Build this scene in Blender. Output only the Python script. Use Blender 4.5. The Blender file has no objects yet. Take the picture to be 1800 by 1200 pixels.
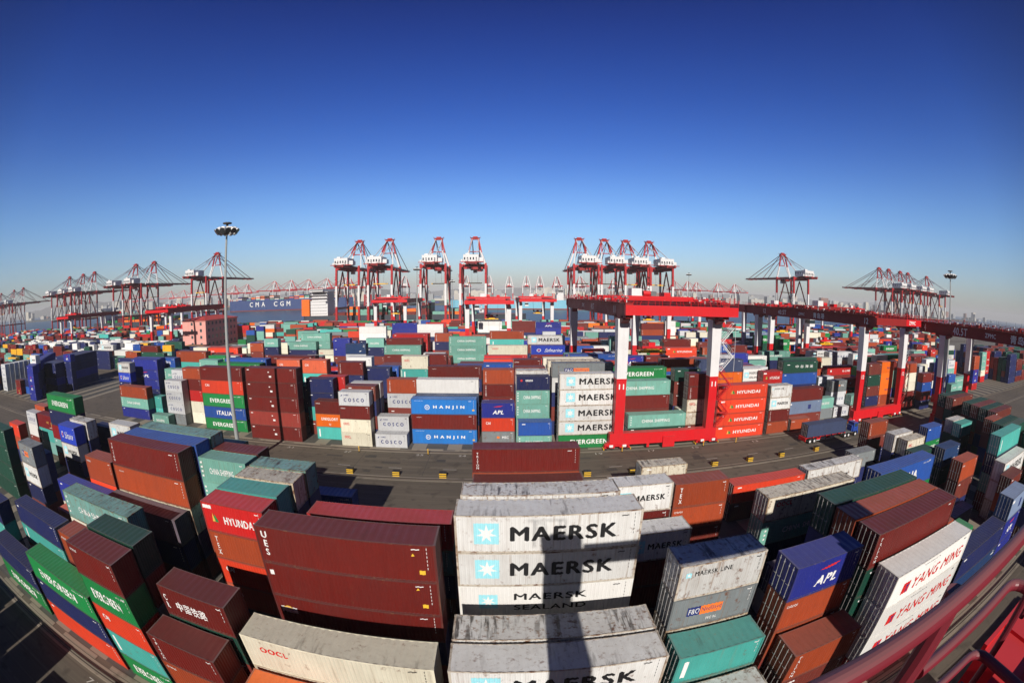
import bpy, bmesh, math, random
import numpy as np
from math import radians, sin, cos, pi, atan2
random.seed(7)
SC = bpy.context.scene
COL = SC.collection
# ------------------------------------------------------------------ camera
CAM_H, PITCH, ROLL, YAW, FPX = 27.7, radians(6.08), radians(-0.15), radians(1.75), 786.5
cp, sp, cy, sy = cos(PITCH), sin(PITCH), cos(YAW), sin(YAW)
FW = np.array([sy*cp, cy*cp, -sp]); RT = np.array([cy, -sy, 0.0]); UP = np.cross(RT, FW)
cr, sr = cos(ROLL), sin(ROLL)
RT, UP = RT*cr-UP*sr, UP*cr+RT*sr
cd = bpy.data.cameras.new('camera'); cam = bpy.data.objects.new('camera', cd); COL.objects.link(cam)
from mathutils import Matrix, Vector
cam.matrix_world = Matrix(((RT[0], UP[0], -FW[0], 0), (RT[1], UP[1], -FW[1], 0), (RT[2], UP[2], -FW[2], CAM_H), (0, 0, 0, 1)))
cd.type = 'PANO'; cd.sensor_width = 36.0; cd.sensor_height = 24.0; cd.sensor_fit = 'HORIZONTAL'
cc = cd.cycles if hasattr(cd, 'cycles') and hasattr(cd.cycles, 'panorama_type') else cd
cc.panorama_type = 'FISHEYE_EQUISOLID'; cc.fisheye_lens = FPX/1800*36; cc.fisheye_fov = radians(200)
cd.clip_start = 0.05; cd.clip_end = 30000
SC.camera = cam
# ------------------------------------------------------------------ light
SUN_ELEV, SUN_SIDE = radians(28.5), radians(3.0)
W = bpy.data.worlds.new('World'); SC.world = W; W.use_nodes = True
nt = W.node_tree; nt.nodes.clear()
out = nt.nodes.new('ShaderNodeOutputWorld'); bg = nt.nodes.new('ShaderNodeBackground')
sky = nt.nodes.new('ShaderNodeTexSky'); sky.sky_type = 'NISHITA'; sky.sun_disc = False
sky.sun_elevation = SUN_ELEV; sky.sun_rotation = radians(180) + SUN_SIDE
sky.air_density = 1.0; sky.dust_density = 0.6; sky.ozone_density = 5.0; sky.altitude = 0
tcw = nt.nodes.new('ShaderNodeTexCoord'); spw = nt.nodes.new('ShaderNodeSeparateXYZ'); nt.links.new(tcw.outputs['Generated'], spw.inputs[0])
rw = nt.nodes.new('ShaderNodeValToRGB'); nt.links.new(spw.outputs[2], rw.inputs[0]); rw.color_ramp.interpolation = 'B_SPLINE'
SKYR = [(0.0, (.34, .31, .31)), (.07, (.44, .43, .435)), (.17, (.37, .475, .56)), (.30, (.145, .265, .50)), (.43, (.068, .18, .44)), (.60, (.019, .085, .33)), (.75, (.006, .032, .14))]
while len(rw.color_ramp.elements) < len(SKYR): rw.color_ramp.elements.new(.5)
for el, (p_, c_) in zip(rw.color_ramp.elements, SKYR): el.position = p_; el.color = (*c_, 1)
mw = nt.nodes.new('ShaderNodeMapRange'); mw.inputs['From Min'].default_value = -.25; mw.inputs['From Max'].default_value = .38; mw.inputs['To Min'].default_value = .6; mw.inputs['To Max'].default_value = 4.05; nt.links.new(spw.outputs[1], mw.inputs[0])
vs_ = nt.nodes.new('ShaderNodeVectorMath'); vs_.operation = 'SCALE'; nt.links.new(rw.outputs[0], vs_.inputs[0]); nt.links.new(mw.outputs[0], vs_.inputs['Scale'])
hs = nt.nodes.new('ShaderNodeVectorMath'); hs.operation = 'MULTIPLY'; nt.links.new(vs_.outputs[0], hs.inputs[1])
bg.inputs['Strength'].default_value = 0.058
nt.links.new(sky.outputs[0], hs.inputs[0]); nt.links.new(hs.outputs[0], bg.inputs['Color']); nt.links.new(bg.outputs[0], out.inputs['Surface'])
sd = bpy.data.lights.new('sun', 'SUN'); sd.energy = 5.0; sd.angle = radians(0.5); sd.color = (1.0, 0.93, 0.84)
so = bpy.data.objects.new('sun', sd); COL.objects.link(so)
ldir = Vector((sin(SUN_SIDE)*cos(SUN_ELEV), cos(SUN_SIDE)*cos(SUN_ELEV), -sin(SUN_ELEV)))
so.rotation_euler = ldir.to_track_quat('-Z', 'Y').to_euler()
SC.view_settings.view_transform = 'Standard'; SC.view_settings.look = 'None'
SC.view_settings.exposure = 0.12; SC.view_settings.gamma = 1.0
HAZE = 0.00013
SC.cycles.max_bounces = 6; SC.cycles.volume_bounces = 0; SC.cycles.caustics_reflective = False; SC.cycles.caustics_refractive = False

# ------------------------------------------------------------------ pixel helpers (photo is 1800x1200)
def ray(px, py):
    dx, dy = px-900, 600-py; r = math.hypot(dx, dy)+1e-9; th = 2*math.asin(r/2/FPX)
    return (RT*dx/r+UP*dy/r)*sin(th)+FW*cos(th)
def at_y(px, py, y): d = ray(px, py); t = y/d[1]; return d[0]*t, CAM_H+d[2]*t
def at_z(px, py, z=0.0): d = ray(px, py); t = (z-CAM_H)/d[2]; return d[0]*t, d[1]*t

# ------------------------------------------------------------------ materials
MATS = {}
def new_mat(name):
    m = bpy.data.materials.new(name); m.use_nodes = True; m.node_tree.nodes.clear(); return m, m.node_tree
def N(t, k, **kw):
    n = t.nodes.new(k)
    for a, b in kw.items(): setattr(n, a, b)
    return n
def mixc(t, fac, a, b, mode='MIX'):
    n = N(t, 'ShaderNodeMix', data_type='RGBA', blend_type=mode)
    for s, v in (('Factor', fac), ('A', a), ('B', b)):
        i = [q for q in n.inputs if q.name == s and (q.type == 'RGBA' or s == 'Factor')][0]
        if hasattr(v, 'is_linked') or hasattr(v, 'links'): t.links.new(v, i)
        elif s == 'Factor': i.default_value = v
        else: i.default_value = (*v, 1)
    return [o for o in n.outputs if o.type == 'RGBA'][0]
def paint(name, col, rough=0.5, wear=0.3, rust=0.2, metal=0.0, attr=False, dust=0.22):
    """painted steel: mottled, streaked, with rust spots and a dusty top"""
    if name in MATS: return MATS[name]
    m, t = new_mat(name); L = t.links
    o = N(t, 'ShaderNodeOutputMaterial'); p = N(t, 'ShaderNodeBsdfPrincipled'); L.new(p.outputs[0], o.inputs[0])
    geo = N(t, 'ShaderNodeNewGeometry'); oi = N(t, 'ShaderNodeObjectInfo')
    mo = N(t, 'ShaderNodeVectorMath', operation='SCALE'); mo.inputs['Scale'].default_value = 37.0
    cx_ = N(t, 'ShaderNodeCombineXYZ'); [L.new(oi.outputs['Random'], cx_.inputs[i]) for i in range(3)]; L.new(cx_.outputs[0], mo.inputs[0])
    va = N(t, 'ShaderNodeVectorMath', operation='ADD'); L.new(geo.outputs['Position'], va.inputs[0]); L.new(mo.outputs[0], va.inputs[1]); tc = va.outputs[0]
    def noise(scale, detail=4, vec=None, sc3=None):
        n = N(t, 'ShaderNodeTexNoise'); n.inputs['Scale'].default_value = scale; n.inputs['Detail'].default_value = detail; n.inputs['Roughness'].default_value = 0.65
        v = tc
        if sc3:
            mp = N(t, 'ShaderNodeMapping'); mp.inputs['Scale'].default_value = sc3; L.new(tc, mp.inputs[0]); v = mp.outputs[0]
        L.new(v, n.inputs['Vector']); return n.outputs[0]
    def ramp(v, a, b):
        r = N(t, 'ShaderNodeMapRange'); r.inputs['From Min'].default_value = a; r.inputs['From Max'].default_value = b; L.new(v, r.inputs[0]); return r.outputs[0]
    def mul(a, b):
        r = N(t, 'ShaderNodeMath', operation='MULTIPLY'); L.new(a, r.inputs[0])
        if hasattr(b, 'links'): L.new(b, r.inputs[1])
        else: r.inputs[1].default_value = b
        return r.outputs[0]
    if attr:
        a = N(t, 'ShaderNodeAttribute', attribute_name='Col'); base = a.outputs['Color']
    else: base = col
    big = ramp(noise(0.35, 3), 0.3, 0.75); streak = ramp(noise(1.0, 5, sc3=(2.2, 2.2, 0.25)), 0.45, 0.8)
    if not attr and name.startswith('container'):
        vr = N(t, 'ShaderNodeMapRange'); vr.inputs['To Min'].default_value = .78; vr.inputs['To Max'].default_value = 1.12; L.new(oi.outputs['Random'], vr.inputs[0])
        hv = N(t, 'ShaderNodeHueSaturation'); hv.inputs['Color'].default_value = (*col, 1); L.new(vr.outputs[0], hv.inputs['Value']); base = hv.outputs[0]
    dark = mixc(t, 1.0, base, (0.62, 0.58, 0.55), 'MULTIPLY')
    c = mixc(t, mul(streak, wear), base, dark); c = mixc(t, mul(big, wear), c, dark)
    sep = N(t, 'ShaderNodeSeparateXYZ'); L.new(geo.outputs['Normal'], sep.inputs[0]); top = ramp(sep.outputs[2], 0.5, 0.9)
    c = mixc(t, mul(top, dust), c, (0.30, 0.28, 0.27))
    if rust > 0:
        sp_ = ramp(noise(1.7, 6), 0.66-0.12*rust, 0.76-0.08*rust); c = mixc(t, mul(sp_, min(1, 0.3+rust)), c, (0.13, 0.055, 0.03))
        patch = ramp(noise(0.22, 3), 0.42, 0.62)
        blot = mul(mul(mul(ramp(noise(1.0, 5, sc3=(2.6, 0.32, 0.5)), 0.60-0.12*rust, 0.68-0.10*rust), top), patch), min(0.92, rust*1.15))
        if rust > .3:
            run = ramp(noise(1.0, 5, sc3=(3.4, 3.4, 0.16)), 0.59-.05*rust, 0.72-.05*rust); c = mixc(t, mul(run, min(.85, rust*.95)), c, (0.20, 0.115, 0.06))
        c = mixc(t, blot, c, (0.045, 0.036, 0.03))
    L.new(c, p.inputs['Base Color'])
    if name.startswith('container'):
        bp_ = N(t, 'ShaderNodeBump'); bp_.inputs['Strength'].default_value = .35; bp_.inputs['Distance'].default_value = .05; L.new(noise(1.3, 2), bp_.inputs['Height']); L.new(bp_.outputs[0], p.inputs['Normal'])
    rr = N(t, 'ShaderNodeMapRange'); rr.inputs['To Min'].default_value = rough-0.08; rr.inputs['To Max'].default_value = min(1, rough+0.2); L.new(big, rr.inputs[0]); L.new(rr.outputs[0], p.inputs['Roughness'])
    p.inputs['Metallic'].default_value = metal
    p.inputs['Specular IOR Level'].default_value = 0.35
    MATS[name] = m; return m
def plain(name, col, rough=0.6, metal=0.0, bump=0):
    if name in MATS: return MATS[name]
    m, t = new_mat(name); L = t.links
    o = N(t, 'ShaderNodeOutputMaterial'); p = N(t, 'ShaderNodeBsdfPrincipled'); L.new(p.outputs[0], o.inputs[0])
    n = N(t, 'ShaderNodeTexNoise'); n.inputs['Scale'].default_value = 3.0; g = N(t, 'ShaderNodeNewGeometry'); L.new(g.outputs['Position'], n.inputs['Vector'])
    r = N(t, 'ShaderNodeMapRange'); r.inputs['To Min'].default_value = 0.0; r.inputs['To Max'].default_value = 0.35; L.new(n.outputs[0], r.inputs[0])
    L.new(mixc(t, r.outputs[0], col, tuple(c*0.6 for c in col)), p.inputs['Base Color'])
    p.inputs['Roughness'].default_value = rough; p.inputs['Metallic'].default_value = metal
    MATS[name] = m; return m
def ground_mat(name, c1, c2, c3, stripes=None):
    if name in MATS: return MATS[name]
    m, t = new_mat(name); L = t.links
    o = N(t, 'ShaderNodeOutputMaterial'); p = N(t, 'ShaderNodeBsdfPrincipled'); L.new(p.outputs[0], o.inputs[0])
    g = N(t, 'ShaderNodeNewGeometry'); pos = g.outputs['Position']
    def nz(s, sc3=(1, 1, 1), d=6):
        mp = N(t, 'ShaderNodeMapping'); mp.inputs['Scale'].default_value = sc3; L.new(pos, mp.inputs[0])
        n = N(t, 'ShaderNodeTexNoise'); n.inputs['Scale'].default_value = s; n.inputs['Detail'].default_value = d; L.new(mp.outputs[0], n.inputs['Vector']); return n.outputs[0]
    def ramp(v, a, b):
        r = N(t, 'ShaderNodeMapRange'); r.inputs['From Min'].default_value = a; r.inputs['From Max'].default_value = b; L.new(v, r.inputs[0]); return r.outputs[0]
    c = mixc(t, ramp(nz(0.06), 0.35, 0.65), c1, c2)
    c = mixc(t, ramp(nz(0.7, (0.05, 1.6, 1)), 0.5, 0.72), c, c3)          # tyre tracks and wash marks along the lanes
    c = mixc(t, ramp(nz(0.5, d=8), 0.56, 0.70), c, tuple(q*0.5 for q in c1)); c = mixc(t, ramp(nz(1.0, (.03, 2.6, 1)), .54, .66), c, tuple(q*.72 for q in c1))   # oil and patch stains
    if stripes:
        per, w, cs = stripes
        s = N(t, 'ShaderNodeSeparateXYZ'); L.new(pos, s.inputs[0])
        a = N(t, 'ShaderNodeMath', operation='MODULO'); b = N(t, 'ShaderNodeMath', operation='ADD'); b.inputs[1].default_value = 655.0+15.9
        L.new(s.outputs[0], b.inputs[0]); L.new(b.outputs[0], a.inputs[0]); a.inputs[1].default_value = per
        q = N(t, 'ShaderNodeMath', operation='LESS_THAN'); q.inputs[1].default_value = w; L.new(a.outputs[0], q.inputs[0])
        c = mixc(t, q.outputs[0], c, cs)
    L.new(c, p.inputs['Base Color']); p.inputs['Roughness'].default_value = 0.85
    MATS[name] = m; return m

# ------------------------------------------------------------------ mesh collector
class MB:
    def __init__(s): s.v = []; s.f = []; s.m = []
    def quad(s, a, b, c, d, m=0):
        n = len(s.v); s.v += [a, b, c, d]; s.f.append((n, n+1, n+2, n+3)); s.m.append(m)
    def box(s, x0, x1, y0, y1, z0, z1, m=0):
        n = len(s.v)
        s.v += [(x0, y0, z0), (x1, y0, z0), (x1, y1, z0), (x0, y1, z0), (x0, y0, z1), (x1, y0, z1), (x1, y1, z1), (x0, y1, z1)]
        for f in ((0, 3, 2, 1), (4, 5, 6, 7), (0, 1, 5, 4), (1, 2, 6, 5), (2, 3, 7, 6), (3, 0, 4, 7)): s.f.append(tuple(n+i for i in f)); s.m.append(m)
    def prism(s, p, q, w, h=None, m=0, w2=None, h2=None):
        """box section between two points, w across and h the other way, may taper"""
        h = w if h is None else h; w2 = w if w2 is None else w2; h2 = h if h2 is None else h2
        p = Vector(p); q = Vector(q); d = (q-p)
        if d.length < 1e-6: return
        d.normalize(); up = Vector((0, 0, 1)) if abs(d.z) < 0.95 else Vector((0, 1, 0))
        a = d.cross(up).normalized(); b = a.cross(d).normalized(); n = len(s.v)
        for c, ww, hh in ((p, w, h), (q, w2, h2)):
            for i, j in ((-1, -1), (1, -1), (1, 1), (-1, 1)): s.v.append(tuple(c+a*ww/2*i+b*hh/2*j))
        for f in ((0, 1, 2, 3), (7, 6, 5, 4), (4, 5, 1, 0), (5, 6, 2, 1), (6, 7, 3, 2), (7, 4, 0, 3)): s.f.append(tuple(n+i for i in f)); s.m.append(m)
    def tube(s, p, q, r, k=6, m=0, r2=None, caps=True):
        p = Vector(p); q = Vector(q); d = (q-p); r2 = r if r2 is None else r2
        if d.length < 1e-6: return
        d.normalize(); up = Vector((0, 0, 1)) if abs(d.z) < 0.95 else Vector((0, 1, 0))
        a = d.cross(up).normalized(); b = a.cross(d).normalized(); n = len(s.v)
        for c, rr in ((p, r), (q, r2)):
            for i in range(k): t = 2*pi*i/k; s.v.append(tuple(c+a*rr*cos(t)+b*rr*sin(t)))
        for i in range(k): j = (i+1) % k; s.f.append((n+i, n+k+i, n+k+j, n+j)); s.m.append(m)
        if caps: s.f.append(tuple(n+i for i in range(k))); s.m.append(m); s.f.append(tuple(n+k+i for i in reversed(range(k)))); s.m.append(m)
    def path(s, pts, r, k=8, m=0):
        for a, b in zip(pts[:-1], pts[1:]): s.tube(a, b, r, k, m)
    def mesh(s, name, mats, smooth=False):
        me = bpy.data.meshes.new(name); me.from_pydata(s.v, [], s.f)
        for m in (mats if isinstance(mats, (list, tuple)) else [mats]): me.materials.append(m)
        if len(me.polygons): me.polygons.foreach_set('material_index', s.m[:len(me.polygons)])
        if smooth: me.shade_smooth()
        me.update(); return me
    def build(s, name, mats, parent=None, loc=(0, 0, 0), smooth=False):
        return place(name, s.mesh(name, mats, smooth), parent, loc)
def place(name, me, parent=None, loc=(0, 0, 0), mat=None):
    o = bpy.data.objects.new(name, me); COL.objects.link(o); o.location = loc
    if parent: o.parent = parent
    if mat is not None: o.material_slots[0].link = 'OBJECT'; o.material_slots[0].material = mat
    return o
def empty(name, loc=(0, 0, 0)):
    o = bpy.data.objects.new(name, None); COL.objects.link(o); o.location = loc; o.empty_display_size = 0.2; return o
def tag(o, label=None, cat=None, group=None, kind=None):
    if label: o['label'] = label
    if cat: o['category'] = cat
    if group: o['group'] = group
    if kind: o['kind'] = kind
    return o
def copy_tree(o, parent=None):
    c = o.copy(); COL.objects.link(c)
    if parent: c.parent = parent
    for ch in [q for q in KIDS.get(o.name, [])]: copy_tree(ch, c)
    return c
KIDS = {}
def index_kids(o):
    KIDS[o.name] = list(o.children)
    for c in o.children: index_kids(c)

# ------------------------------------------------------------------ lettering
PER = 0.278; DEP = 0.036; CX0 = 0.16
def prof(x):
    u = ((x-CX0) % PER)/PER
    if u < 0.25: return 0.0
    if u < 0.5: return DEP*(u-0.25)*4
    if u < 0.75: return DEP
    return DEP*(1-u)*4
_txt = {}
def text_geo(s, bold=0.0, shear=0.0):
    k = (s, bold, shear)
    if k in _txt: return _txt[k]
    cu = bpy.data.curves.new('lettering', 'FONT'); cu.body = s; cu.size = 1.0; cu.space_character = 1.06+bold*2.5; cu.shear = shear; cu.resolution_u = 3
    cu.space_line = 0.95
    if '\n' in s: cu.align_x = 'CENTER'
    o = bpy.data.objects.new('lettering', cu); COL.objects.link(o)
    dg = bpy.context.evaluated_depsgraph_get(); me = o.evaluated_get(dg).to_mesh(); me.calc_loop_triangles()
    v = np.array([x.co[:2] for x in me.vertices]) if len(me.vertices) else np.zeros((0, 2))
    f = [tuple(t.vertices) for t in me.loop_triangles]
    o.evaluated_get(dg).to_mesh_clear(); bpy.data.objects.remove(o); bpy.data.curves.remove(cu)
    if len(v) and bold > 0:
        n = len(v); vs = []; fs = []
        for k_, (ox, oy) in enumerate(((-1, 0), (1, 0), (0, .7), (0, -.7), (0, 0))): vs.append(v+np.array((ox, oy))*bold); fs += [tuple(i+n*k_ for i in q) for q in f]
        v = np.concatenate(vs); f = fs
    if len(v):
        mn, mx = v.min(0), v.max(0); v = (v-mn)/np.maximum(mx-mn, 1e-6)
    _txt[k] = (v, f); return _txt[k]
def shape_geo(kind):
    if kind == 'rect': return np.array([(0, 0), (1, 0), (1, 1), (0, 1)]), [(0, 1, 2), (0, 2, 3)]
    if kind == 'star':
        v = [(0.5, 0.5)]
        for i in range(14):
            r = 0.5 if i % 2 == 0 else 0.2; a = pi/2+2*pi*i/14; v.append((0.5+r*cos(a), 0.5+r*sin(a)))
        return np.array(v), [(0, 1+i, 1+(i+1) % 14) for i in range(14)]
    if kind == 'tri': return np.array([(0, 0), (1, 0), (0.55, 1)]), [(0, 1, 2)]
    if kind == 'disc' or kind == 'ring':
        n = 20; v = []; f = []
        if kind == 'disc':
            v = [(0.5, 0.5)]+[(0.5+0.5*cos(2*pi*i/n), 0.5+0.5*sin(2*pi*i/n)) for i in range(n)]; f = [(0, 1+i, 1+(i+1) % n) for i in range(n)]
        else:
            for i in range(n):
                a = 2*pi*i/n; v += [(0.5+0.5*cos(a), 0.5+0.5*sin(a)), (0.5+0.38*cos(a), 0.5+0.38*sin(a))]
            for i in range(n): j = (i+1) % n; f += [(2*i, 2*j, 2*j+1), (2*i, 2*j+1, 2*i+1)]
        return np.array(v), f
    if kind == 'wing': return np.array([(0, 0.2), (0.5, 0.75), (1, 1), (0.75, 0.35), (0.35, 0.1)]), [(0, 4, 1), (1, 4, 3), (1, 3, 2)]
    if kind == 'figure': return np.array([(0.2, 0), (0.4, 0), (0.45, 0.5), (0.8, 0.95), (0.6, 1), (0.25, 0.6), (0.7, 0.3), (0.85, 0), (0.7, 0)]), [(0, 1, 2), (0, 2, 5), (2, 3, 4), (2, 4, 5), (2, 6, 7), (6, 7, 8)]
def T(s, cx, cz, w, h, c, bold=0.03, shear=0.0): return ('t', s, cx, cz, w, h, c, bold*.62, shear)
def S(k, cx, cz, w, h, c): return ('s', k, cx, cz, w, h, c, 0, 0)
# cx, cz: centre as fractions of the side; w in metres; h in metres
WHT, BLK, NVY, RED, SKY, GLD, GRN, ORG, YEL = 'w', 'k', 'n', 'r', 's', 'g', 'v', 'o', 'y'
LCOL = {'w': (.8, .8, .8), 'k': (.012, .012, .014), 'n': (.02, .03, .16), 'r': (.6, .02, .02), 's': (.33, .72, .82), 'g': (.75, .45, .08), 'v': (.02, .22, .06), 'o': (.85, .2, .03), 'y': (.8, .5, .04)}
def LM(c): return plain('letter_paint_'+c, LCOL[c], 0.5)
# style: paint key, colour words, lettering words, marks for 40 ft, marks for 20 ft
def both(f): return f(12.19, 1.0), f(6.06, 0.5)
def st_mk(L, q): return [S('rect', .165 if q == 1 else .2, .53, 1.6*(.6+.4*q), 1.6*(.6+.4*q), SKY), S('star', .165 if q == 1 else .2, .53, 1.4*(.6+.4*q), 1.4*(.6+.4*q), WHT), T('MAERSK', .575 if q == 1 else .62, .52, 7.0 if q == 1 else 3.2, 1.15 if q == 1 else .62, BLK, .066)]
def st_ms(L, q): return [S('rect', .165, .5, 1.3, 1.3, SKY), S('star', .165, .5, 1.1, 1.1, WHT), T('MAERSK', .52, .66, 4.8*q+.3, .62, BLK, .035), T('SEALAND', .52, .3, 4.8*q+.3, .5, BLK, .03)]
def st_ml(L, q): return [S('rect', .1, .72, .35, .35, SKY), S('star', .1, .72, .3, .3, WHT), T('MAERSK LINE', .38, .74, 4.4*q+.4, .34, BLK, .02)]
def st_pn(L, q): return [S('rect', .27, .52, 1.7*q+.1, .75, NVY), T('P&O', .27, .52, 1.3*q+.1, .45, WHT, .0), S('rect', .27+(1.7*q+3.0*q)/2/L+.008, .52, 3.0*q+.1, .75, ORG), T('Nedlloyd', .27+(4.7*q)/2/L+.008, .52, 2.6*q+.1, .5, NVY, .0), T('P&O NL', .5, .2, 1.6*q, .25, WHT, .02)]
def st_ev(L, q): return [T('EVERGREEN', .47, .48, 6.8*q+.2, .9, WHT, .05), T('EGHU 100429', .84, .84, 1.6*q+.2, .13, WHT, .01)]
def st_it(L, q): return [T('ITALIA', .5, .5, 4.2*q+.2, .95, WHT, .05), T('IMTU 905311', .84, .84, 1.6*q+.2, .13, WHT, .01)]
def st_hy(L, q): return [S('tri', .28 if q == 1 else .2, .5, .9*q+.15, .7, GRN), S('tri', .255 if q == 1 else .17, .52, .35*q+.1, .75, GLD), T('HYUNDAI', .6, .48, 5.6*q+.2, .68, WHT, .045), S('rect', .1, .85, .9, .3, WHT)]
def st_cs(L, q): return [T('CHINA SHIPPING', .47, .5, 5.6*q+.3, .62, WHT, .03)]+[S('rect', .045, z, .22, .2, WHT) for z in (.8, .62, .44, .26)]
def st_csv(L, q): return [S('rect', .1, .5, .3, 1.6, WHT)]
def st_co(L, q): return [T('C O S C O', .5, .42, 7.6*q+.2, .7, NVY, .075), S('wing', .1, .74, .8*q, .4, NVY), T('中远集团', .25, .77, 1.3*q+.3, .28, NVY, .01)]
def st_ha(L, q): return [S('ring', .25, .47, .95, .95, WHT), T('H', .25, .47, .4, .45, WHT, .03), T('H A N J I N', .58, .47, 5.8*q, .75, WHT, .07), T('www.hanjin.com', .12, .88, 1.7*q, .15, WHT, .0), S('rect', .95, .3, .4, .3, GLD)]
def st_ap(L, q): return [T('APL', .5, .38, 3.6*q if q == 1 else 2.0, .75, WHT, .06, .25), S('wing', .5, .76, 2.8*q if q == 1 else 1.9, .32, RED)]
def st_oo(L, q): return [T('OOCL', .18 if q == 1 else .2, .66, 1.5*q+.5, .5, RED, .075)]
def st_sf(L, q): return [S('ring', .2, .48, 1.2*q+.15, 1.0, WHT), T('R', .2, .48, .5*q+.1, .5, RED, .04), T('Safmarine', .58, .48, 5.4*q+.3, 1.1, WHT, .0, .55)]
def st_ym(L, q): return [S('rect', .16, .46, .9, 1.0, RED), T('T', .175, .42, .5, .7, NVY, .06), T('YANG MING', .585, .46, 8.4*q, 1.05, RED, .012, .18), T('www.yml.com.tw', .42, .88, 2.6*q, .16, BLK, 0)]
def st_cai(L, q): return [T('CAI', .1+.05/q, .62, .9*q+.4, .5, WHT, .04)]
def st_tx(L, q): return [T('T\nE\nX', .06/q, .5, .35, 1.7, WHT, .04)]
def st_tr(L, q): return [T('T\nR\nI\nT\nO\nN', .05/q, .5, .3, 2.0, WHT, .02)]
def st_ue(L, q): return [T('U\nE\nS', .055/q, .55, .42, 1.9, WHT, .04), S('tri', .885, .74, .22, .22, YEL), S('rect', .925, .28, .36, .32, YEL)]
def st_ul(L, q): return [S('rect', .045/q, .72, .34, .4, WHT), S('rect', .92, .3, .36, .32, YEL), S('tri', .89, .8, .22, .2, YEL)]
def st_be(L, q): return [S('rect', .085, .5, 1.3, .55, WHT), T('BEACON', .09, .4, 1.1, .2, BLK, .02), S('tri', .08, .62, .9, .2, GLD)]
def st_lb(L, q): return [S('rect', .06/q, .85, .55, .16, WHT), S('rect', .5, .42, .55, .36, WHT), S('rect', .47, .72, .3, .2, WHT)]
def st_br(L, q): return [T('cronos' if q < 1 else 'interpool', .12, .8, .9, .2, WHT, .01)]
def st_se(L, q): return [S('disc', .15, .7, .4, .4, RED), T('seaco', .38, .7, 1.3+.8*(q-.5), .36, WHT, .05)]
def st_kl(L, q): return [T('K-LINE', .72, .45, 3.2*q+.3, .55, WHT, .04), S('rect', .14, .5, .6, .5, WHT)]
def st_zg(L, q): return [T('中 谷 海 运', .6, .55, 6.2*q, .75, WHT, .02), S('rect', .15, .7, .9*q, .16, WHT)]
def st_cn(L, q): return [T('中国铁路', .45, .45, 5.5*q, .8, WHT, .03), T('C\nR', .07, .5, .3, 1.2, WHT, .03)]
def st_un(L, q): return [T('UNIGLORY', .5, .62, 7.2*q, .6, WHT, .06), T('U', .5, .2, .4, .4, WHT, .05)]
def st_cm(L, q): return [S('wing', .72, .3, 1.6*q, .4, WHT), S('rect', .9, .75, 1.0*q, .14, WHT)]
def st_sn(L, q): return [T('SINOTRANS', .35, .35, 4.6*q, .5, WHT, .03, .3), S('wing', .5, .7, 1.8*q, .7, WHT)]
def st_hl(L, q): return [T('Hapag-Lloyd', .6, .5, 4.5*q, .6, NVY, .03)]
def st_ua(L, q): return [S('rect', .66, .5, .9, 1.0, NVY), S('rect', .12, .8, 1.6*q, .3, WHT)]
def st_mc(L, q): return [T('MSC', .72, .55, 1.6*q+.4, .5, WHT, .04), S('rect', .5, .55, .5, .4, ORG)]
def st_gd(L, q): return [S('figure', .62, .45, .8, 1.4, GLD), T('GOLD', .46, .5, 1.3, .4, GLD, .02), S('rect', .58, .16, 1.8, .08, WHT)]
def st_ch(L, q): return [T('中\n国\n海\n运', .6, .5, .7, 2.1, WHT, .02), T('F\nE\nS', .1, .5, .4, 1.8, WHT, .03)]
def st_no(L, q): return [S('rect', .08/q, .84, .6, .16, WHT)]
def st_ye(L, q): return [S('figure', .2, .5, .5, 1.1, BLK)]
def st_wh(L, q): return [T('www', .92, .2, .3, .1, BLK, 0)]
def st_mt(L, q): return [T('mitsui', .4, .6, 2.0*q+.5, .4, NVY, .02)]
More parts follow.
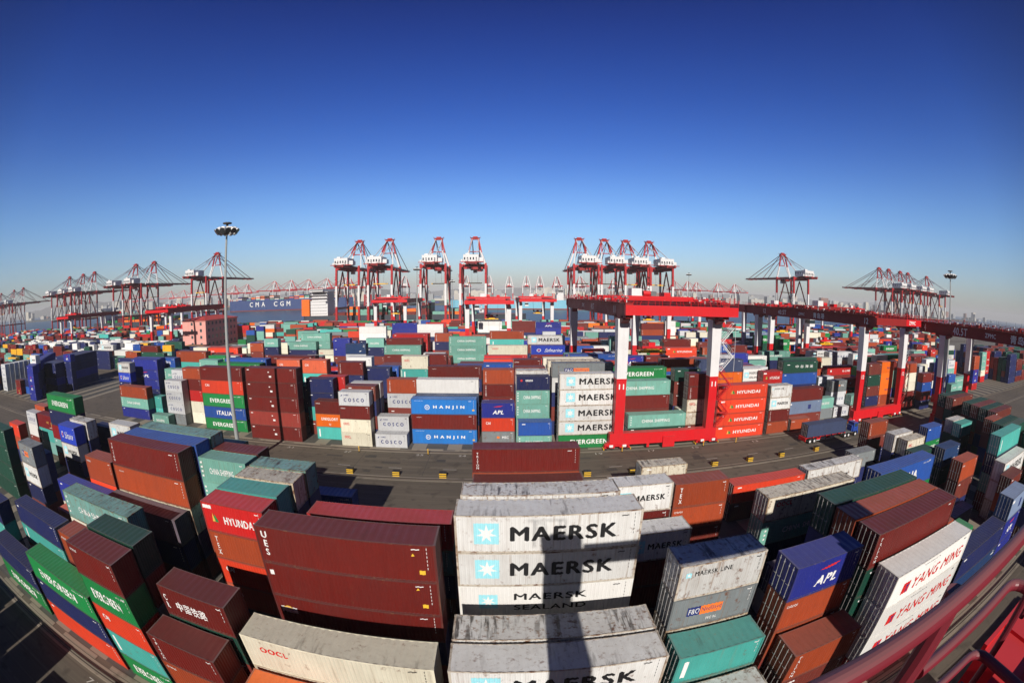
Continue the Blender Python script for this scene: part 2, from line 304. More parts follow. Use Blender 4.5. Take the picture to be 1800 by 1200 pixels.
STY = {
 'mk': ('lgrey', 'white', 'black block lettering and pale blue star square', st_mk), 'ms': ('white_p', 'white', 'two lines of black lettering and blue star', st_ms),
 'ml': ('lgrey_r', 'stained white', 'small black line of lettering', st_ml), 'pn': ('mgrey', 'grey', 'blue and orange name panel', st_pn),
 'ev': ('green', 'green', 'white block lettering', st_ev), 'it': ('royal', 'royal blue', 'white block lettering', st_it),
 'hy': ('ored', 'orange red', 'white lettering and green triangle', st_hy), 'hd': ('red', 'red', 'white lettering and green triangle', st_hy), 'cs': ('teal', 'pale teal', 'white narrow lettering', st_cs),
 'cv': ('teal2', 'turquoise', 'white bar at one end', st_csv), 'csr': ('teal_r', 'rusty pale teal', 'white narrow lettering', st_cs), 'ct': ('teal_r', 'rusty teal', 'no lettering', st_no),
 'co': ('lgrey2', 'light grey', 'dark blue spaced lettering', st_co), 'ha': ('hblue', 'bright blue', 'white serif name and ring', st_ha),
 'ap': ('ablue', 'deep blue', 'white slanted lettering and red wing', st_ap), 'an': ('ablue', 'deep blue', 'no lettering', st_no),
 'oo': ('cream', 'cream', 'small red lettering', st_oo), 'or': ('cream_r', 'rust-stained cream', 'small red lettering', st_oo), 'sf': ('sblue', 'vivid blue', 'white handwritten name', st_sf),
 'ym': ('white_p', 'clean white', 'red slanted lettering', st_ym), 'cai': ('ored', 'orange red', 'small white lettering', st_cai), 'ca': ('salmon', 'salmon orange', 'small white lettering', st_cai),
 'tx': ('rusto', 'rust orange', 'white vertical lettering', st_tx), 'tb': ('brown', 'brown', 'white vertical lettering', st_tr), 'tr': ('rusto', 'rust orange', 'narrow white vertical letters', st_tr),
 'ue': ('brown', 'brown', 'white vertical letters and yellow signs', st_ue), 'ul': ('brown', 'brown', 'white badge and yellow signs', st_ul), 'be': ('brown', 'brown', 'white badge with gold peak', st_be),
 'lb': ('brown', 'brown', 'white label patches', st_lb), 'ls': ('salmon2', 'faded red', 'white label patches', st_lb), 'br': ('brown', 'brown', 'small white name', st_br), 'rr': ('rusto', 'rust orange', 'small white name', st_br),
 'bn': ('brown_w', 'weathered brown', 'no lettering', st_no), 'se': ('navy', 'navy', 'red disc and white name', st_se), 'kl': ('red', 'red', 'white lettering', st_kl),
 'zg': ('dgreen', 'dark green', 'white Chinese characters', st_zg), 'dg': ('dgreen', 'dark green', 'no lettering', st_no), 'cn': ('brown', 'brown', 'large white Chinese characters', st_cn),
 'un': ('orange', 'orange', 'bold white lettering', st_un), 'og': ('orange', 'orange', 'dark lettering', st_hl), 'cm': ('navy2', 'dark blue', 'white wing mark', st_cm), 'nv': ('navy', 'navy', 'no lettering', st_no),
 'sn': ('navy3', 'slate blue', 'white slanted name and wing', st_sn), 'ua': ('gblue', 'grey blue', 'dark square emblem', st_ua), 'mc': ('mgrey', 'grey', 'white and orange mark', st_mc), 'gy': ('mgrey', 'grey', 'no lettering', st_no), 'gl': ('lgrey_r', 'stained grey', 'no lettering', st_no),
 'gd': ('dred', 'dark red', 'gold emblem', st_gd), 'rd': ('red', 'red', 'no lettering', st_no), 'ch': ('red', 'red', 'white vertical characters', st_ch), 'or1': ('ored', 'orange red', 'no lettering', st_no),
 'ye': ('yellow', 'yellow', 'black emblem', st_ye), 'wh': ('white_p', 'white', 'no lettering', st_wh), 'wr': ('cream_r', 'rust-streaked white', 'no lettering', st_no), 'bl': ('royal', 'royal blue', 'no lettering', st_no), 'pu': ('purp', 'purple grey', 'no lettering', st_no), 'mt': ('lgrey', 'pale grey', 'small dark name', st_mt),
}
P = {'lgrey': ((.66, .67, .67), .35, .45), 'lgrey2': ((.55, .57, .60), .3, .3), 'lgrey_r': ((.66, .67, .67), .5, .8), 'mgrey': ((.22, .25, .27), .45, .6), 'white_p': ((.78, .78, .77), .15, .1),
     'cream': ((.74, .71, .58), .3, .35), 'cream_r': ((.66, .62, .52), .55, .85), 'green': ((.012, .21, .055), .3, .15), 'dgreen': ((.010, .066, .044), .35, .2), 'royal': ((.018, .08, .36), .35, .2),
     'hblue': ((.02, .19, .60), .25, .15), 'ablue': ((.020, .030, .27), .3, .15), 'sblue': ((.02, .05, .45), .25, .1), 'navy': ((.014, .020, .095), .35, .2), 'navy2': ((.015, .045, .14), .35, .2), 'navy3': ((.05, .07, .15), .35, .2),
     'gblue': ((.20, .27, .42), .35, .25), 'ored': ((.72, .055, .02), .3, .15), 'red': ((.50, .015, .015), .3, .15), 'dred': ((.20, .008, .012), .3, .2), 'salmon': ((.66, .13, .06), .35, .3), 'salmon2': ((.33, .045, .035), .4, .3),
     'brown': ((.145, .013, .010), .4, .2), 'brown_w': ((.17, .03, .022), .6, .5), 'rusto': ((.36, .06, .02), .4, .25), 'orange': ((.85, .16, .01), .3, .15), 'teal': ((.17, .40, .34), .35, .35), 'teal_r': ((.16, .34, .32), .5, .8),
     'teal2': ((.07, .42, .38), .3, .3), 'yellow': ((.78, .40, .02), .3, .15), 'purp': ((.16, .13, .17), .45, .35)}
def PM(k): c, w, r = P[k]; return paint('container_paint_'+k, c, 0.5, min(.8, w+.12), r+.04, dust=.16 if sum(c) > .3 else .09)

def frame_mat(k):
    if k not in ('lgrey', 'lgrey_r', 'lgrey2', 'cream', 'cream_r', 'teal_r', 'teal', 'white_p'): return paint('frame_paint_'+k, tuple(q*.62+.012 for q in P[k][0]), .55, .6, .55, dust=.3)
    c = P[k][0]; w = {'cream_r': 1.5, 'lgrey_r': 1.3, 'lgrey': 1.15, 'teal_r': 1.2}.get(k, .4)
    return paint('frame_paint_'+k, tuple(q*a for q, a in zip(c, (.8, .72, .62) if w > 1 else (.95, .95, .93))), .6, .6, w, dust=.15)
_mark = {}
def marks(style, L, H, slices=True):
    """list of (letter colour, mesh) for a side, following the corrugation"""
    key = (style, L, H, slices)
    if key in _mark: return _mark[key]
    items = STY[style][3](L, 1.0 if L > 8 else 0.5)
    res = {}
    idm = [S('rect', .955, .9-.1*i, .035+.0*i, .16, WHT if STY[style][0] not in ('lgrey', 'lgrey_r', 'lgrey2', 'white_p', 'cream', 'cream_r') else BLK) for i in range(6)] if L > 8 else [S('rect', .93, .88-.12*i, .03, .2, WHT if STY[style][0] not in ('lgrey', 'lgrey_r', 'lgrey2', 'white_p', 'cream', 'cream_r') else BLK) for i in range(4)]
    idm.append(S('rect', .9, .88, .5 if L > 8 else .3, .07, WHT if STY[style][0] not in ('lgrey', 'lgrey_r', 'lgrey2', 'white_p', 'cream', 'cream_r') else BLK))
    for n_, it in enumerate(items+idm):
        t, s, cx, cz, w, h, c, bold, shear = it
        v, f = (text_geo(s, bold, shear) if t == 't' else shape_geo(s))
        if not len(v): continue
        v = np.array(v, dtype=float); v[:, 0] = cx*L+(v[:, 0]-.5)*w; v[:, 1] = cz*H+(v[:, 1]-.5)*h
        lift = 0.004+0.004*n_
        x0, x1 = v[:, 0].min(), v[:, 0].max(); cut = [x0-1]
        if slices:
            k = math.floor((x0-CX0)/PER)-1
            while CX0+k*PER < x1+PER:
                for u in (0, .25, .5, .75):
                    xx = CX0+(k+u)*PER
                    if x0 < xx < x1: cut.append(xx)
                k += 1
        cut.append(x1+1); e = res.setdefault(c, ([], []))
        nf_ = max(1, len(f)//5 if (t == 't' and bold > 0) else len(f))
        for fi_, q in enumerate(f):
            lf_ = min(lift, .03)+.0008*(fi_//nf_)
            tri = [tuple(v[i]) for i in q]; area = (tri[1][0]-tri[0][0])*(tri[2][1]-tri[0][1])-(tri[2][0]-tri[0][0])*(tri[1][1]-tri[0][1])
            if area < 0: tri.reverse()
            tx0 = min(p_[0] for p_ in tri); tx1 = max(p_[0] for p_ in tri)
            for ca_, cb_ in zip(cut[:-1], cut[1:]):
                if cb_ <= tx0 or ca_ >= tx1: continue
                pl = tri
                for lim, sg in ((ca_, 1), (cb_, -1)):
                    o_ = []
                    for i in range(len(pl)):
                        p0, p1 = pl[i-1], pl[i]; d0, d1 = sg*(p0[0]-lim), sg*(p1[0]-lim)
                        if d0*d1 < 0: t_ = d0/(d0-d1); o_.append((p0[0]+(p1[0]-p0[0])*t_, p0[1]+(p1[1]-p0[1])*t_))
                        if d1 >= 0: o_.append(p1)
                    pl = o_
                    if len(pl) < 3: break
                if len(pl) < 3: continue
                n = len(e[0]); e[0].extend((x, (prof(x) if slices else 0)-lf_, z) for x, z in pl); e[1].append(tuple(range(n, n+len(pl))))
    allv, allf, mi, mats = [], [], [], []
    for c, (v, f) in res.items():
        n = len(allv); allv += v; allf += [tuple(n+i for i in q) for q in f]; mi += [len(mats)]*len(f); mats.append(c)
    me = bpy.data.meshes.new('lettering'); me.from_pydata(allv, [], allf)
    for c in mats: me.materials.append(LM(c))
    if len(me.polygons): me.polygons.foreach_set('material_index', mi)
    _mark[key] = (me, mats, allv, allf, mi); return _mark[key]

# ------------------------------------------------------------------ container meshes (origin at front-left-bottom, x along, y deep)
CW = 2.44
_cm = {}
def cmesh(kind, L, H):
    k = (kind, L, H)
    if k in _cm: return _cm[k]
    b = MB()
    if kind == 'body':
        def knots(a, e, off):
            xs = [a]; i = math.floor((a-off)/PER)-1
            while off+i*PER < e:
                for u in (0, .25, .5, .75):
                    x = off+(i+u)*PER
                    if a+.005 < x < e-.005: xs.append(x)
                i += 1
            return xs+[e]
        xs = knots(.13, L-.13, CX0); z0, z1 = .14, H-.1
        for a, c in zip(xs[:-1], xs[1:]):
            ya, yc = .01+prof(a), .01+prof(c)
            b.quad((a, ya, z0), (c, yc, z0), (c, yc, z1), (a, ya, z1))
            b.quad((c, CW-yc, z0), (a, CW-ya, z0), (a, CW-ya, z1), (c, CW-yc, z1))
        ys = knots(.13, CW-.13, CX0)
        for a, c in zip(ys[:-1], ys[1:]): b.quad((L-.02-prof(a), a, z0), (L-.02-prof(c), c, z0), (L-.02-prof(c), c, z1), (L-.02-prof(a), a, z1))
        R = [.1]+[q_ for q_ in (.2+.14*i for i in range(int((L-.4)/.14)+1)) if q_ < L-.15]+[L-.1]; zz = H-.012; rf = lambda x: (.0, .0, .032, .032)[int(round((x-.2)/.14)) % 4] if .15 < x < L-.12 else 0
        for a, c in zip(R[:-1], R[1:]):
            za, zc = zz-rf(a), zz-rf(c)
            b.quad((a, .07, za), (c, .07, zc), (c, CW-.07, zc), (a, CW-.07, za))
        b.quad((.1, .05, .12), (.1, CW-.05, .12), (L-.1, CW-.05, .12), (L-.1, .05, .12))
    elif kind == 'frame':
        for x in (0, L-.14):
            for y in (0, CW-.12): b.box(x, x+.14, y, y+.12, .0, H)
            b.box(x+.01, x+.13, .12, CW-.12, 0.02, .15); b.box(x+.01, x+.13, .12, CW-.12, H-.11, H-.005)
        for y in (.0, CW-.07):
            b.box(.14, L-.14, y+.003, y+.067, .02, .15); b.box(.14, L-.14, y+.003, y+.067, H-.1, H-.01)
        for x in (-.006, L-.172):
            for y in (-.006, CW-.156):
                for z in (-.001, H-.119): b.box(x, x+.178, y, y+.162, z, z+.121)
    elif kind == 'door':
        w = (CW-.28)/2
        b.box(.03, .07, 0, w-.01, .16, H-.12)
        for i in range(5): zc = .3+i*(H-.6)/4; b.box(.012, .03, .08, w-.09, zc-.12, zc+.12)
    elif kind == 'bar':
        b.tube((-.012, 0, .1), (-.012, 0, H-.08), .024, 6)
        for z in (.25, H*.45, H-.3): b.box(-.03, .03, -.05, .05, z-.04, z+.04)
        b.box(-.03, -.01, -.02, .3, H*.42, H*.42+.03)
    elif kind == 'end':
        b.box(.03, .07, .12, CW-.12, .15, H-.1)
    _cm[k] = b.mesh(kind, PM('brown')); return _cm[k]
galv = plain('galvanised_steel', (.75, .74, .72), 0.28, 0.6)

CONT = []   # every container in the yard: dict(x,y,z,L,H,style,block,row)
def stack(block, row, y, x, L, layers, top_z=None, spec=True, dy=0.0):
    """layers are listed from the top down"""
    n = len(layers)
    for _ in range(12):          # no two stacks in one place: nudge along the row, else one row back
        hit = next((q for q in STK if abs(q['y']-y) < CW-.05 and min(x+L, q['x']+q['L'])-max(x, q['x']) > .1), None)
        if not hit: break
        o_ = min(x+L, hit['x']+hit['L'])-max(x, hit['x'])
        if o_ < 1.0 and _ < 2: x += (o_+.02) if x > hit['x'] else -(o_+.02)
        else: y += RP; row += 1
    hs_ = [2.59]*n
    if top_z:
        k = max(0, min(n, round((top_z-2.59*n)/.305)))
        for i in range(k): hs_[i] = 2.895
    z = sum(hs_); sid = len(STK)
    STK.append(dict(block=block, row=row, x=x, y=y, L=L, n=n, top=z, spec=spec))
    for i, (s, h) in enumerate(zip(layers, hs_)):
        z -= h
        CONT.append(dict(x=x, y=y+dy, z=z, L=L, H=h, s=s, block=block, row=row, tier=n-i, sid=sid, spec=spec))
STK = []
B1, B2, RP = 13.75, 76.3, 2.78
def px(block, row, L, corner, p, layers, y=None):
    L = 12.19 if L == 40 else 6.06
    y0 = (B1 if block == 1 else B2)+RP*row if y is None else y
    yy = y0+(CW if corner in 'lr' else 0)
    x, z = at_y(p[0], p[1], yy)
    if corner in 'Rr': x -= L
    stack(block, row, y0, x, L, layers.split(), z)
    return x, z
def xz(block, row, L, x, z, layers):
    stack(block, row, (B1 if block == 1 else B2)+RP*row, x, 12.19 if L == 40 else 6.06, layers.split(), z)
# ---- near block, west to east
xz(1, 0, 40, -42.2, 7.8, 'ev nv or1')
xz(1, 0, 40, -55.6, 5.3, 'nv ev')
xz(1, 0, 20, -29.3, 12.95, 'br ev cai cv ev')
xz(1, 1, 20, -29.5, 12.9, 'dg bn ct nv dg')
xz(1, 1, 20, -36.2, 10.8, 'rr bn nv ct')
xz(1, 1, 20, -62.6, 7.8, 'nv cv nv')
xz(1, 2, 40, -55.2, 7.8, 'nv cv bn')
px(1, 5, 40, 'L', (100, 840), 'an wr bl')
px(1, 4, 20, 'L', (97, 880), 'ca rr')
xz(1, 3, 40, -42.8, 11.0, 'csr wr nv bn')
xz(1, 5, 40, -42.6, 8.3, 'pu nv bn')
xz(1, 6, 40, -41.9, 14.2, 'tb rr wr nv bn')
xz(1, 7, 40, -41.6, 14.2, 'bl nv ct nv bn')
xz(1, 8, 40, -41.6, 14.2, 'ct nv nv bn nv')
xz(1, 6, 20, -48.6, 11.2, 'rr cai nv bn')
xz(1, 11, 40, -83.2, 13.7, 'ev nv gd ct bn')
px(1, 13, 20, 'L', (59.7, 704), 'tr rr bn')
xz(1, 12, 40, -96.0, 8.2, 'gd cv ct')
xz(1, 12, 20, -103.0, 7.6, 'co wh bn')
px(1, 9, 20, 'L', (16.7, 745), 'cai tr nv')
xz(1, 9, 20, -69.9, 10.6, 'sf mk nv bn')
xz(1, 10, 20, -69.4, 11.0, 'gl nv nv bn')
xz(1, 12, 20, -69.0, 8.6, 'nv nv nv')
px(1, 5, 20, 'L', (30.8, 775.8), 'pn mk nv bn')
px(1, 6, 20, 'L', (43, 768), 'nv nv bn')
px(1, 11, 20, 'L', (190.8, 742.5), 'mk nv bn dg')
px(1, 5, 40, 'R', (6, 757), 'dg dg dg dg')
xz(1, 4, 20, -22.9, 12.4, 'hd tx cai ca nv')
xz(1, 5, 20, -23.0, 12.4, 'cv nv bn nv bn')
xz(1, 6, 20, -22.8, 12.6, 'wr nv nv bn nv')
xz(1, 7, 20, -22.8, 12.8, 'ct nv nv bn nv')
xz(1, 7, 20, -29.4, 13.0, 'cs cs nv bn nv')
xz(1, 8, 20, -29.5, 12.8, 'tb nv nv bn nv')
xz(1, 10, 20, -35.8, 11.2, 'dg nv nv bn')
xz(1, 11, 20, -22.9, 5.2, 'it nv')
xz(1, 6, 40, -15.9, 10.5, 'rd ct nv bn')
xz(1, 3, 40, -15.9, 13.6, 'ue ul be nv bn')
xz(1, 1, 40, -15.8, 8.3, 'oo or nv')
xz(1, 0, 20, -15.6, 5.4, 'og bn')
xz(1, 1, 20, -22.3, 10.5, 'cn dg bn rr')
xz(1, 0, 20, -22.7, 7.8, 'tb rr bn')
xz(1, 4, 40, -2.85, 14.15, 'mk mk ms nv bn')
xz(1, 2, 40, -2.85, 8.3, 'gl or bn')
xz(1, 1, 40, -2.87, 8.3, 'mk gl bn')
xz(1, 6, 40, -2.9, 12.8, 'gl wr nv bn nv')
xz(1, 12, 40, -3.0, 10.8, 'tb rr bn bn')
px(1, 11, 40, 'L', (830, 848), 'tb bn rr')
xz(1, 8, 20, 10.2, 9.4+1.2, 'mk br bn nv')
xz(1, 6, 20, 10.1, 9.2, 'mk bn br')
xz(1, 8, 20, 16.5, 10.3, 'tx rr bn nv')
xz(1, 5, 20, 16.5, 5.3, 'wh nv')
xz(1, 4, 20, 23.1, 5.4, 'pu wr')
xz(1, 12, 20, 16.8, 7.8, 'wr nv bn')
xz(1, 11, 40, 28.6, 5.2, 'or1 bn')
xz(1, 11, 40, 41.3, 5.4, 'gl nv')
xz(1, 6, 40, 23.9, 10.5, 'or cs nv bn')
xz(1, 3, 40, 24.5, 13.2, 'dg nv bn bn nv')
xz(1, 2, 40, 24.4, 13.4, 'tx bn bn nv bn')
xz(1, 1, 40, 24.5, 13.2, 'tb dg dg bn nv')
xz(1, 1, 20, 16.8, 12.6, 'ap rr tr bn nv')
xz(1, 2, 20, 10.1, 12.4, 'ml pn wr dg bn')
xz(1, 1, 20, 10.1, 7.4, 'cv ct bn')
xz(1, 0, 20, 17.0, 7.8, 'tr bn nv')
xz(1, 0, 20, 10.1, 5.2, 'gl bn')
xz(1, 0, 40, 25.3, 10.9, 'ym ym ym rd')
xz(1, 1, 20, 39.0, 8.2, 'ev dg bn')
xz(1, 3, 20, 38.4, 7.8, 'ev dg bn')
xz(1, 0, 40, 38.4, 7.8, 'nv cm tr')
px(1, 0, 20, 'L', (1776.9, 889.5), 'ua ap an rd')
px(1, 2, 20, 'L', (1773.6, 858), 'bn rr nv')
px(1, 4, 40, 'L', (1761.7, 760.6), 'cv nv cs bn')
px(1, 2, 40, 'L', (1798, 790), 'mk mk wr')
px(1, 5, 20, 'L', (1696.7, 798.5), 'rr bn nv')
px(1, 7, 20, 'L', (1663, 782), 'cm dg bn')
xz(1, 5, 40, 37.4, 12.0, 'it ev bn nv')
px(1, 10, 20, 'L', (1596, 775.8), 'or nv bn')
px(1, 11, 20, 'l', (1557, 757), 'gl nv bn')
px(1, 11, 20, 'r', (1640, 749.8), 'bl ev nv')
xz(1, 14, 20, 63.8, 7.8, 'tr bn nv')
px(1, 11, 20, 'L', (1676, 740), 'gl dg nv')
px(1, 10, 20, 'L', (1690, 746), 'cv dg nv')
px(1, 12, 20, 'L', (1705, 735), 'rr bn')
xz(1, 13, 20, 54.2, 4.6, 'ua')
xz(1, 12, 20, 54.2, 5.2, 'gy nv')
for i, s in enumerate(('rr bn', 'gl nv', 'pu nv')): xz(1, 5-0-i*1, 20, 51.0, 5.2, s)
for i, s in enumerate(('bn bn', 'rr bn')): xz(1, 4-i, 20, 44.6, 7.8 if 0 else 5.2, s)
xz(1, 8, 20, 57.5, 8.0, 'dg nv bn'); xz(1, 9, 20, 69.5, 5.3, 'nv nv')
for i, r in enumerate((8, 9, 10, 11, 12, 13)): xz(1, r, 40, 92.0+i*.4, 10.4, 'dg bn nv dg' if i % 2 else 'bn dg bn nv')
for i, r in enumerate((3, 5, 6)): xz(1, r, 40, 82.5, 10.4, 'dg dg bn nv')
xz(1, 7, 20, 84.0, 10.5, 'tr bn nv dg'); xz(1, 1, 40, 83.0, 8, 'cv nv bn'); xz(1, 0, 40, 64.5, 8, 'dg nv bn'); xz(1, 0, 40, 78.5, 8, 'rr bn nv')
# ---- block across the road, front rows
px(2, 3, 20, 'L', (206.5, 639.6), 'mk sf nv bn nv')
px(2, 5, 40, 'L', (230.9, 631.6), 'an ap an nv nv')
px(2, 6, 40, 'L', (236, 628), 'an an nv nv nv')
px(2, 1, 40, 'L', (209.6, 677.5), 'tr cs an')
px(2, 1, 20, 'L', (289.6, 673.3), 'co co co gy')
px(2, 0, 20, 'L', (268, 731), 'cs')
px(2, 4, 20, 'L', (301, 649.3), 'co rr bn nv')
px(2, 2, 20, 'L', (320.3, 652.9), 'rr br rd oo oo')
xz(2, 1, 40, -65.3, 13.9, 'br cai ev it ev')
px(2, 3, 40, 'L', (383, 638), 'ev dg nv bn nv')
px(2, 4, 40, 'L', (395, 630), 'bl nv bn nv bn')
px(2, 6, 40, 'L', (405, 625), 'wr nv bn nv')
xz(2, 0, 40, -50.3, 14.5, 'lb lb lb ls lb')
px(2, 4, 20, 'L', (485.8, 632), 'ca nv ct nv bn'); px(2, 4, 20, 'R', (573.8, 632.4), 'ca cv nv nv bn')
px(2, 2, 20, 'L', (537, 656), 'nv nv cv bn')
px(2, 1, 20, 'L', (552.4, 704.4), 'br un cv')
px(2, 3, 20, 'L', (558.7, 652), 'ch se nv bn')
px(2, 0, 20, 'L', (594.2, 688.4), 'co br oo oo')
xz(2, 1, 20, -29.0, 10.9, 'bn nv bn nv'); xz(2, 2, 20, -28.8, 10.9, 'gl nv nv nv')
px(2, 6, 20, 'L', (593.3, 636.9), 'tb nv nv nv bn')
px(2, 8, 20, 'L', (610, 628), 'gl nv nv nv nv'); px(2, 7, 20, 'L', (640, 644), 'nv nv nv nv')
px(2, 0, 20, 'L', (659.1, 761), 'co'); px(2, 1, 20, 'L', (663.6, 732.9), 'co co')
px(2, 3, 20, 'L', (679.6, 665.3), 'tr co bn bn')
px(2, 1, 40, 'L', (721.7, 700.5), 'ha br ha')
px(2, 2, 40, 'L', (729, 692), 'cm nv bn'); px(2, 3, 40, 'L', (731.6, 665.4), 'wh wh bn nv')
px(2, 8, 40, 'L', (751.7, 641), 'br nv bn nv')
px(2, 1, 20, 'L', (846.2, 708.7), 'ap cai mc'); px(2, 3, 20, 'L', (848.4, 649.6), 'tr tb br nv bn')
px(2, 5, 20, 'L', (849, 640), 'bl nv bn nv nv'); px(2, 7, 20, 'L', (850, 633), 'cai rd bn nv nv'); px(2, 9, 20, 'L', (851, 626), 'rd wh nv bn nv')
px(2, 1, 20, 'L', (907.9, 660), 'se cs cs cs cs'); px(2, 0, 20, 'L', (911, 742.4), 'bl cs')
px(2, 2, 20, 'L', (907, 652), 'gl nv bn nv bn'); px(2, 4, 20, 'L', (905, 645), 'br nv bn nv bn'); px(2, 7, 20, 'L', (902.6, 632), 'br pu nv bn nv')
xz(2, 0, 40, 10.7, 14.0, 'mk mk mk mk ev')
px(2, 3, 40, 'L', (971, 638), 'pn gl nv bn nv'); px(2, 5, 40, 'L', (963, 633), 'wr gl nv nv bn'); px(2, 7, 40, 'L', (955, 629.5), 'wr gl nv nv bn')
px(2, 2, 40, 'R', (1179, 669), 'cs br bn nv'); px(2, 1, 40, 'R', (1206, 728), 'cs dg')
xz(2, 2, 20, 36.3, 5.2, 'oo oo')
px(2, 2, 20, 'L', (1196, 652), 'dg bn bn nv oo'); px(2, 1, 20, 'L', (1205, 657), 'br tb or wr bn')
xz(2, 0, 40, 42.4, 11.1, 'hy hy hy hy')
px(2, 0, 20, 'L', (1356, 680), 'ml mk tb rr')
xz(2, 0, 20, 49.9+12.6, 2.59, 'rr')
px(2, 1, 40, 'R', (1448, 680), 'br ua bn')
px(2, 4, 40, 'R', (1438.5, 633), 'zg bl nv bn nv'); px(2, 5, 40, 'R', (1436, 629), 'dg dg nv bn nv')
px(2, 4, 20, 'L', (1345, 654), 'hd nv bn nv'); px(2, 3, 20, 'L', (1463.4, 670.6), 'mc co co')
px(2, 5, 20, 'L', (1440, 658), 'co bn nv'); px(2, 5, 40, 'R', (1307, 631), 'sn og nv bn bn'); px(2, 5, 20, 'L', (1308, 637), 'ms mc wh nv')
px(2, 5, 40, 'R', (1531.7, 675), 'kl dg nv'); px(2, 7, 40, 'R', (1500, 651), 'kl bn nv bn')
px(2, 1, 20, 'L', (1551.2, 637), 'og og og tr tr'); px(2, 1, 20, 'L', (1531, 640), 'bn dg bn nv bn'); px(2, 4, 20, 'L', (1574, 633), 'og og bn tr bn')
px(2, 1, 20, 'L', (1594.5, 644.6), 'tr oo oo br br'); px(2, 4, 20, 'L', (1611, 650), 'co cv nv bn')
px(2, 0, 20, 'L', (1622, 671), 'br bl br nv')
px(2, 1, 20, 'L', (1654, 630), 'an an ap ap rd'); px(2, 4, 20, 'L', (1668, 632), 'co cs cs nv'); px(2, 2, 20, 'L', (1667, 671), 'bl nv rd')
px(2, 1, 20, 'L', (1671, 690), 'cs cv'); px(2, 3, 20, 'L', (1713, 636), 'tr rr ap ap rd'); px(2, 6, 20, 'L', (1727, 625), 'cs cs cs oo rd'); px(2, 7, 20, 'L', (1733, 629), 'rd hd hd hd nv')
# ---- landmarks deeper in
def deep(y, L, p, layers):
    blk = 2 if y < 130 else (3 if y < 195 else (4 if y < 256 else 5)); y0 = {2: 76.3, 3: 139.2, 4: 202.1, 5: 265.0}[blk]; r = round((y-y0)/RP)
    px(blk, r, L, 'L', p, layers, y=y0+RP*r)
for a_ in ((139.2, 40, (933.7, 604), 'sf br nv bn'), (144.8, 40, (928, 589.5), 'mk bn nv nv bn'), (139.2, 40, (858.5, 604), 'oo rd bn nv'), (159, 40, (860.8, 579), 'tr cv oo nv bn'),
           (144.8, 40, (789, 591.8), 'cs cs cs nv bn'), (139.2, 40, (675, 607.7), 'cs br cs cs'), (142, 40, (678.6, 595), 'br nv bn nv bn'), (147.5, 40, (690, 585), 'rd hd bn nv bn'), (150.3, 40, (694, 580), 'rd rd bn nv bn'),
           (98.6, 20, (706, 627), 'oo cv cs nv bn'), (118, 20, (745.8, 614.5), 'br oo bn nv'), (121, 20, (744, 606), 'wh wh nv bn'), (210.5, 40, (941.7, 562), 'ap ap nv bn nv'), (139.2, 20, (585.3, 595.6), 'an an bn nv bn'), (118, 20, (607, 598), 'cm co bn nv bn'),
           (153, 40, (528.4, 580.6), 'cs cs nv bn bn'), (150.3, 40, (505, 600), 'cs nv bn nv'), (92.9, 40, (473, 612), 'br bn nv bn nv'), (150, 20, (560, 609), 'oo oo nv'), (139.2, 20, (645, 595.5), 'cs nv bn nv bn'), (142, 20, (641, 610), 'br bn nv bn'),
           (142, 20, (464, 596), 'cs nv bn nv bn'), (145, 20, (439, 597), 'rr bn nv bn'), (98.6, 40, (309, 612), 'rr cv rr nv bn'), (82, 20, (341, 628), 'cs nv bn nv bn'), (183, 40, (631, 573), 'wh wh nv bn nv'), (205, 40, (689, 568), 'an an nv bn nv'),
           (205, 40, (732, 570), 'wh wh nv bn nv'), (241, 40, (782, 573), 'an an nv'), (150.3, 20, (764, 585), 'tr nv bn nv bn'), (227, 40, (840, 557), 'wh wh wh nv bn'), (227, 40, (900, 564), 'br br nv bn nv'),
           (156, 40, (1072, 592), 'cs ct nv bn nv'), (150, 40, (1080, 600), 'br oo br nv'), (160, 40, (1165, 583), 'br br bn nv'), (162, 20, (1204, 580), 'oo og ms nv'), (142, 40, (1170, 611), 'hy hy nv bn'), (205, 40, (1128, 566), 'br tr nv bn nv'),
           (227, 20, (1170, 563), 'wh wh wh nv bn'), (120, 40, (1340, 618), 'cs nv bn nv'), (139.2, 20, (1368, 596), 'ev ev ev nv bn'), (146, 40, (1330, 582), 'ev dg bn nv bn'), (160, 40, (1310, 565), 'ua ua nv bn nv'), (105, 20, (1440, 616), 'oo br bn nv')):
    deep(*a_)
# west beyond the cross road
px(2, 0, 20, 'L', (46.5, 642), 'an ap ap an'); px(2, 2, 20, 'L', (52, 624), 'mk nv nv nv nv')
for r in range(1, 12): px(2, r, 20, 'L', (46.5+1.0*r*3.2, 642-2.2*r), 'an nv nv an') if r != 2 else None
for r in range(4, 14): xz(2, r, 40, -167-0.5*r, 11.5 if r > 6 else 10.4, 'nv nv an nv')
xz(2, 7, 20, -158, 13, 'ap nv nv nv nv')
for r in range(6): px(2, r+1, 20, 'L', (3+8*r, 655-1.5*r), 'co co co co')

